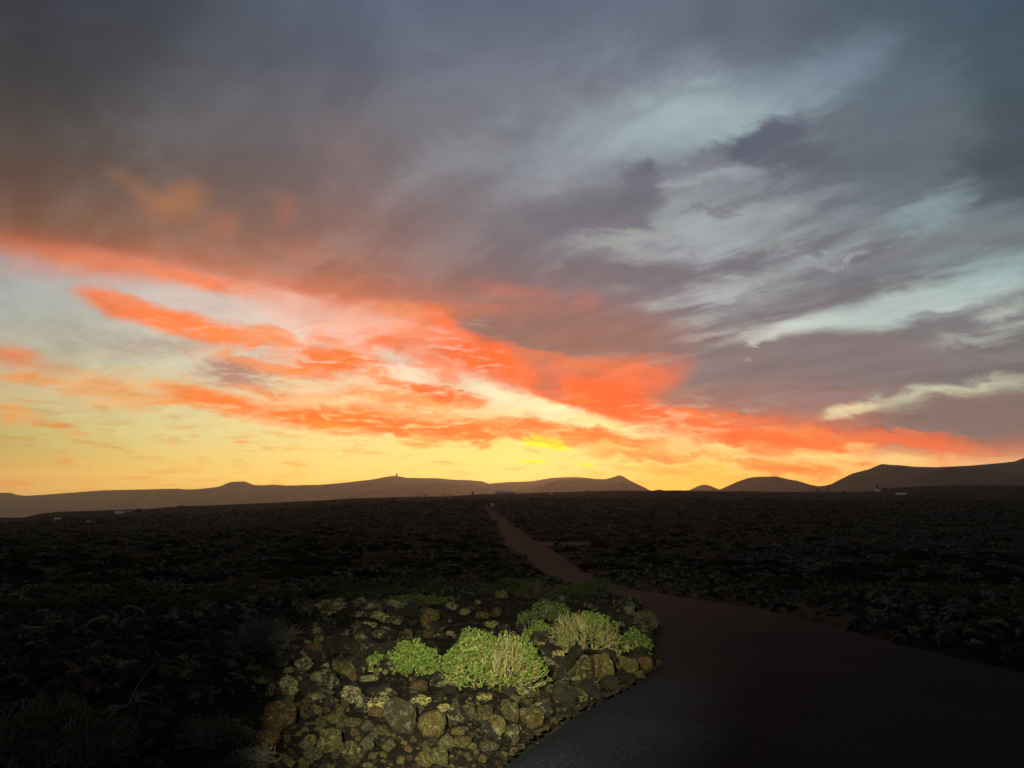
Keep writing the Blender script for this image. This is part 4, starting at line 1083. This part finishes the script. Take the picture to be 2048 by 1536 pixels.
# the rest of the scrub cannot be counted
def scrub_stuff():
    x, y, r, rg_ = field_points(30000, 45, 1000, 42, 91, 0.5, 1.0)
    k = fbm(x / 40, y / 40, oct=4, seed=33) * 1.6 + rg_.uniform(-.35, .35, len(x)) > 0.0
    x, y, r = x[k], y[k], r[k]
    s = (0.22 + 1.1 * rg_.random(len(x)) ** 3) * (1 - r / 1800)
    vs = [rock_shape(400 + q, 2, 1.1, 0) for q in range(5)]
    S_ = np.stack([s * rg_.uniform(1, 1.9, len(x)), s * rg_.uniform(.8, 1.2, len(x)), s * rg_.uniform(.3, .55, len(x))], 1)
    V, F = merge_scatter(vs, np.stack([x, y, zground(x, y)], 1), S_, rg_.uniform(0, 6.28, len(x)), .1, 5)
    def b(nt, bb):
        v = coords(nt)
        c = rampn(nt, noise(nt, v, 0.15, 6, 0.7), [(0.35, (0.010, 0.012, 0.005)), (0.5, (0.020, 0.022, 0.009)), (0.65, (0.034, 0.040, 0.018))])
        nt.links.new(c, bb.inputs['Base Color']); bb.inputs['Roughness'].default_value = 1.0; bb.inputs['Specular IOR Level'].default_value = 0
        bump(nt, bb, noise(nt, v, 4, 5, 0.8), 1.0, 0.3)
    tag(obj('distant_scrub', mesh_np('distant_scrub', V, F, mat('distant_scrub', b))), kind='stuff', label='low dark scrub covering the far lava field', cat='scrub')
scrub_stuff()

# ------------------------------------------------------------------ far buildings, palms, sign
def box(x0, x1, y0, y1, z0, z1):
    V = np.array([(x, y, z) for x in (x0, x1) for y in (y0, y1) for z in (z0, z1)], float)
    F = np.array([(0,1,3,2),(4,6,7,5),(0,4,5,1),(2,3,7,6),(0,2,6,4),(1,5,7,3)]); return V, F
def multi(parts_):
    Vs, Fs, o_ = [], [], 0
    for V, F in parts_: Vs.append(V); Fs.append(F + o_); o_ += len(V)
    return np.concatenate(Vs), np.concatenate(Fs)
def far_xy(px, Y): return float(ray(px, 990)[0] / ray(px, 990)[1] * Y)
def gz(x, y): return float(zground(np.array([x]), np.array([y]))[0])
def crest_pt(px, d0=760, d1=960):
    """point on the skyline of the lava field at this bearing"""
    ys = np.linspace(d0, d1, 60); xs = np.array([far_xy(px, q) for q in ys]); zs = zground(xs, ys)
    k = int(np.argmax((zs - EYE) / ys)); return float(xs[k]), float(ys[k]), float(zs[k])
def z_for(py, Y): r_ = ray(1024, py); return EYE + float(r_[2] / r_[1]) * Y
HY = 820.0; pu = HY / FPX
def villa():
    x0 = far_xy(990, HY); Zb = z_for(988.8, HY) ; base = min(gz(x0, HY), Zb) - 2
    t = thing('villa', 'large white house with a domed roof on the skyline straight ahead', 'house', (x0, HY, Zb))
    w = 46 * pu
    # main block, lower wing, end gable
    wall = [box(0, 20 * pu, 0, 9, -3, 7.0 * pu), box(20 * pu + .01, 42 * pu, 1, 9, -3, 5.4 * pu)]
    V, F = multi(wall); obj('wall', mesh_np('wall', V, F, M_WHITE, smooth=False), t)
    wall2 = obj('end_wall', mesh_np('end_wall', np.array([(42*pu+.02,0,-3),(46*pu,0,-3),(46*pu,0,2.2*pu),(43.5*pu,0,4.6*pu),(42*pu+.02,0,4.2*pu),(42*pu+.02,6,-3),(46*pu,6,-3),(46*pu,6,2.2*pu),(43.5*pu,6,4.6*pu),(42*pu+.02,6,4.2*pu)]),
          np.array([(0,1,2,3),(0,3,4,4),(5,8,7,6),(5,9,8,8),(1,6,7,2),(2,7,8,3),(3,8,9,4),(0,4,9,5)]), M_WHITE, smooth=False), t)
    # low rounded roof over the main block, falling to the right
    V = []; n = 24
    for k in range(n + 1):
        a = k / n; xx = -0.5 + a * 27 * pu
        zz = 7.0 * pu + 4.8 * pu * math.sin(math.pi * min(a * 1.25, 1) ** 0.9 * 0.5 if a < 0.4 else math.pi * (0.5 + 0.5 * (a - 0.4) / 0.6)) * (1 if a < .4 else .9)
        for yy in (-0.3, 3.0, 6.0, 9.3): V.append((xx, yy, max(zz - (0.5 if yy in (-0.3, 9.3) else 0), 5.42 * pu if a > .74 else 7.02 * pu)))
    V = np.array(V); i = np.arange(n)[:, None] * 4; j = np.arange(3)[None]
    F = np.stack([(i + j).ravel(), (i + j + 1).ravel(), (i + j + 5).ravel(), (i + j + 4).ravel()], 1)
    obj('roof', mesh_np('roof', V, F, M_ROOF, smooth=False), t)
    fv, ff = box(0, 27 * pu, -0.05, 0.2, 5.9 * pu, 6.6 * pu)
    for a, b_ in ((1, 3.6), (8.5, 10.6), (13, 15.8), (23, 25), (29, 31.5), (34, 36)):
        yq = -0.06 if a < 20 else 0.94
        wv, wf = box(a * pu, b_ * pu, yq, yq + .1, 1.6 * pu, 3.9 * pu)
        win = obj('window', mesh_np('window', wv, wf, M_WIN, smooth=False), t)
        sv, sf = box(a * pu - .1, b_ * pu + .1, yq - .12, yq - .01, 1.25 * pu, 1.58 * pu); obj('sill', mesh_np('sill', sv, sf, M_WHITE, smooth=False), win)
    dv, df = box(18 * pu, 19.2 * pu, -.06, .04, -.2, 3.2 * pu); obj('door', mesh_np('door', dv, df, M_WIN, smooth=False), t)
    gv, gf = box(-8 * pu, 46 * pu, -6, -5.6, -3.5, 0.7); 
    o = obj('garden_wall', mesh_np('garden_wall', gv, gf, M_WHITE, smooth=False)); o.location = (x0, HY, Zb - .2)
    tag(o, 'low pale garden wall in front of the large white house', 'wall')
villa()
def Yat(px, py): return at_px(px, py + 0.4)[1]
def small_house(px0, px1, py0, py1, Y, label, m=M_WHITE, flat_top=True, win=True):
    Y = min(Y, Yat((px0 + px1) / 2, py1))
    x0, x1 = far_xy(px0, Y), far_xy(px1, Y); z0, z1 = z_for(py1, Y), z_for(py0, Y); g = min(gz((x0 + x1) / 2, Y), z0)
    t = thing('small_house', label, 'house', (x0, Y, z0)); w = x1 - x0; h = z1 - z0
    V, F = box(0, w, 0, max(1.5, w * .6), g - z0 - 1.5, h); obj('wall', mesh_np('wall', V, F, m, smooth=False), t)
    V, F = box(-.15, w + .15, -.15, max(1.5, w * .6) + .15, h + .003, h + .25); obj('roof', mesh_np('roof', V, F, m, smooth=False), t)
    if win:
        V, F = box(w * .6, w * .8, -.05, .05, h * .35, h * .7); obj('window', mesh_np('window', V, F, M_WIN, smooth=False), t)
        V, F = box(w * .2, w * .36, -.05, .05, 0, h * .68); obj('door', mesh_np('door', V, F, M_WIN, smooth=False), t)
small_house(232, 247, 1023.2, 1027.4, 700, 'long low white building on the left skyline', win=False)
small_house(249, 262, 1018.0, 1024.8, 712, 'pale grey taller building joined beside the long low white one', M_GREYP)
small_house(275, 283, 1017.8, 1024.5, 716, 'dark stone hut on the left skyline right of the pale building', M_STONE)
small_house(113, 122, 1036.5, 1040, 560, 'tiny white hut at the far left below the skyline', win=False)
small_house(177, 184, 1042.5, 1044.2, 500, 'tiny flat pale shed left of centre in the dark field', M_GREYP, win=False)
small_house(1100, 1105.5, 984.3, 988.0, 830, 'tiny white hut on the skyline right of the large white house')
small_house(1752, 1762, 978.8, 982.2, 760, 'small white hut under a palm on the right skyline', win=False)
small_house(897, 902, 988.8, 991.6, 850, 'tiny pale hut among the palms left of the large house', M_GREYP, win=False)
def long_wall():
    Y = min(600, Yat(1802, 989)); x0, x1 = far_xy(1792, Y), far_xy(1813, Y); z = z_for(987.6, Y); g = gz((x0 + x1) / 2, Y)
    V, F = box(0, x1 - x0, 0, .3, min(g - z, 0) - 1, .75); o = obj('white_wall', mesh_np('white_wall', V, F, M_WHITE, smooth=False)); o.location = (x0, Y, z)
    tag(o, 'long low white wall in the dark field at the right', 'wall')
long_wall()

def palm(px, ptop, pbot, Y, label, spread=1.0, group='palms on the skyline'):
    x = far_xy(px, Y); zb, zt = z_for(pbot, Y), z_for(ptop, Y); H = zt - zb
    t = thing('palm_tree', label, 'palm', (x, Y, zb), random.uniform(0, 6), group)
    TV, TF = [], []; g = min(gz(x, Y) - zb, 0) - .5
    tube(TV, TF, [(0, 0, g), (.1, 0, H * .3), (.05, .1, H * .62)], H * .06, H * .045, 6)
    obj('trunk', mesh_np('trunk', np.concatenate(TV), np.concatenate(TF), M_BARK), t)
    rg_ = np.random.default_rng(int(px)); V, F = [], []
    for k in range(34):
        a = rg_.uniform(0, 6.28); e = rg_.uniform(-.5, 1.3); L = H * .36 * rg_.uniform(.8, 1.1) * spread
        d = np.array([math.cos(a) * math.cos(e), math.sin(a) * math.cos(e), math.sin(e)])
        sd = np.array([-math.sin(a), math.cos(a), 0]) * L * .13; p = np.array([.05, .1, H * .62])
        q = [p]; 
        for s_ in (.35, .7, 1.0): q.append(p + d * L * s_ + np.array([0, 0, -L * .35 * s_ * s_]))
        n0 = len(V)
        for i_, c_ in enumerate(q):
            w = (0.4, 1.0, 0.9, 0.15)[i_]; V += [c_ - sd * w, c_ + np.array([0, 0, L * .05]), c_ + sd * w]
        for i_ in range(3):
            o_ = n0 + i_ * 3; F += [(o_, o_ + 1, o_ + 4, o_ + 3), (o_ + 1, o_ + 2, o_ + 5, o_ + 4)]
    obj('crown', mesh_np('crown', np.array(V), np.array(F), M_PALM), t)
for a in [
 (834,990.2,995.5,830,'squat bushy palm, leftmost of the group left of the large house',1.6), (841,991,995,840,'very small palm just right of the squat leftmost one',1.2),
 (851,986.8,994.2,830,'tallest slim palm of the group left of the large house',1.0), (877,990,994.2,850,'tiny palm between the tall slim palm and the big bushy one',1.1),
 (888.5,987.5,993.5,840,'slim palm nearer the big bushy palm left of the large house',1.0), (945,983.0,991.5,810,'big bushy palm close to the left of the large white house',1.7),
 (965,986.0,990.5,830,'small palm right beside the large white house',1.5),
 (1636,975.8,985.5,820,'left palm of the trio on the right skyline',1.1), (1642,978.5,985.5,820,'shortest middle palm of the trio on the right skyline',1.2),
 (1658,973.8,985.5,820,'right and tallest palm of the trio on the right skyline',1.0), (1756,969.5,980,770,'broad palm standing over the small white hut at the right',1.3),
 (1997,966,973,850,'lone dark palm on the far right skyline',1.2)]:
    palm(*a)
# dry stone lumps and bushes breaking the skyline
def crest_bush(px, w, h, label):
    x, y, z = crest_pt(px); u_ = y / FPX
    o = obj('skyline_bush', mesh_np('skyline_bush', *rock_shape(int(px) + 700, 3, 0.9, 0), M_PALM)); o.scale = (w / 2 * u_, w / 2 * u_, h * u_); o.location = (x, y, z)
    tag(o, label, 'bush')
crest_bush(1770, 12, 4.5, 'dark rounded bush right of the white hut on the right skyline')
crest_bush(1690, 9, 2.2, 'low dark bush on the skyline left of the white hut')
crest_bush(1175, 16, 2.5, 'wide low bush on the skyline below the central volcano')
crest_bush(1487, 5, 2.2, 'small dark bush on the skyline under the rounded hill')
crest_bush(790, 6, 2, 'small dark bush on the skyline left of the palms')
crest_bush(365, 22, 2.4, 'wide low bush on the left skyline')

def road_sign():
    Y = Yat(985, 1016) ; x = far_xy(985, Y); u_ = Y / FPX; zb = z_for(1012.0, Y); g = gz(x, Y)
    t = thing('road_sign', 'small white sign board beside the far end of the road', 'sign', (x, Y, zb))
    V, F = box(-3.4 * u_, 3.4 * u_, 0, .08, 0, 5.2 * u_); obj('board', mesh_np('board', V, F, M_CLAD, smooth=False), t)
    for s_ in (-1, 1):
        V, F = box(s_ * 2.6 * u_ - .05, s_ * 2.6 * u_ + .05, .09, .17, min(g - zb, 0) - .4, 4.8 * u_); obj('post', mesh_np('post', V, F, M_POST, smooth=False), t)
    for (a, b_, c_, d_) in ((-2.6, -1.4, 1, 4), (-.6, .4, 1, 4), (1.2, 2.6, 1, 2.4)):
        V, F = box(a * u_, b_ * u_, -.02, -.003, c_ * u_, d_ * u_); obj('lettering', mesh_np('lettering', V, F, M_POST, smooth=False), t)
road_sign()
def post(px, pt, pb, Y, label, name='marker_post', wd=.09):
    Y = min(Y, Yat(px, pb)); x = far_xy(px, Y); zb = z_for(pb, Y); zt = z_for(pt, Y); g = gz(x, Y); TV, TF = [], []
    tube(TV, TF, [(0, 0, min(g - zb, 0) - .3), (0, 0, (zt - zb) * .8), (0, 0, zt - zb)], wd, wd * .8, 6)
    o = obj(name, mesh_np(name, np.concatenate(TV), np.concatenate(TF), M_BARK if 'stake' in label else M_POST)); o.location = (x, Y, zb); tag(o, label, 'post')
post(978, 1011.5, 1017, 300, 'thin pale post at the left edge of the far road below the sign')
post(592, 994, 1003.5, 800, 'thin tall utility pole on the left skyline', 'utility_pole', .14)
post(1285, 1163, 1176, 24, 'thin stake at the far edge of the road bend', wd=.008)

# radar dome and masts on the far plateau
def on_hill(px, py, Y): r_ = ray(px, py); return float(r_[0] / r_[1] * Y), Y, EYE + float(r_[2] / r_[1]) * Y
def radome():
    x, y, z = on_hill(793, 952, 11440); u_ = 11440 / FPX
    t = thing('radar_dome', 'round radar dome on a tower at the top of the far plateau', 'radar dome', (x, y, z))
    TV, TF = [], []; tube(TV, TF, [(0, 0, -4 * u_), (0, 0, 1.2 * u_), (0, 0, 2.3 * u_)], 1.9 * u_, 1.7 * u_, 12); obj('tower', mesh_np('tower', np.concatenate(TV), np.concatenate(TF), M_GREYP), t)
    V, F = ICO[3]; obj('dome', mesh_np('dome', V * 1.9 * u_ + np.array([0, 0, 3.3 * u_]), F, M_GREYP), t)
radome()
def mast(px, pt, pb, label, w=2.0):
    x, y, z = on_hill(px, pb, 11440); u_ = 11440 / FPX; TV, TF = [], []
    tube(TV, TF, [(0, 0, -3 * u_), (0, 0, (pb - pt) * u_ * .5), (0, 0, (pb - pt) * u_)], w, w * .5, 5)
    o = obj('mast', mesh_np('mast', np.concatenate(TV), np.concatenate(TF), M_POST)); o.location = (x, y, z); tag(o, label, 'mast')
mast(841, 949.5, 957, 'tall thin mast on the far plateau right of the radar dome', 1.6)
mast(848, 953.5, 957, 'short mast right of the tall thin mast on the far plateau')
mast(786, 943.5, 953, 'thin mast just left of the radar dome', 1.2)

# ------------------------------------------------------------------ the evening air
def haze():
    x0, x1, y0, y1, z0, z1 = -17500, 17500, -17500, 17500, -284, 520
    V = np.array([(x, y, z) for x in (x0, x1) for y in (y0, y1) for z in (z0, z1)], float)
    F = np.array([(0,1,3,2),(4,6,7,5),(0,4,5,1),(2,3,7,6),(0,2,6,4),(1,5,7,3)])
    m = bpy.data.materials.new('haze'); m.use_nodes = True; nt = m.node_tree; nt.nodes.clear()
    o_ = nt.nodes.new('ShaderNodeOutputMaterial'); v = nt.nodes.new('ShaderNodeVolumePrincipled')
    v.inputs['Color'].default_value = (0.95, 0.93, 0.90, 1); v.inputs['Density'].default_value = HAZE_D
    v.inputs['Anisotropy'].default_value = 0.8
    nt.links.new(v.outputs[0], o_.inputs['Volume'])
    me = mesh_np('haze', V, F, m, smooth=False)
    tag(obj('haze', me), kind='stuff', label='thin evening haze paling the far hills')
HAZE_D = 0.5e-4
haze()
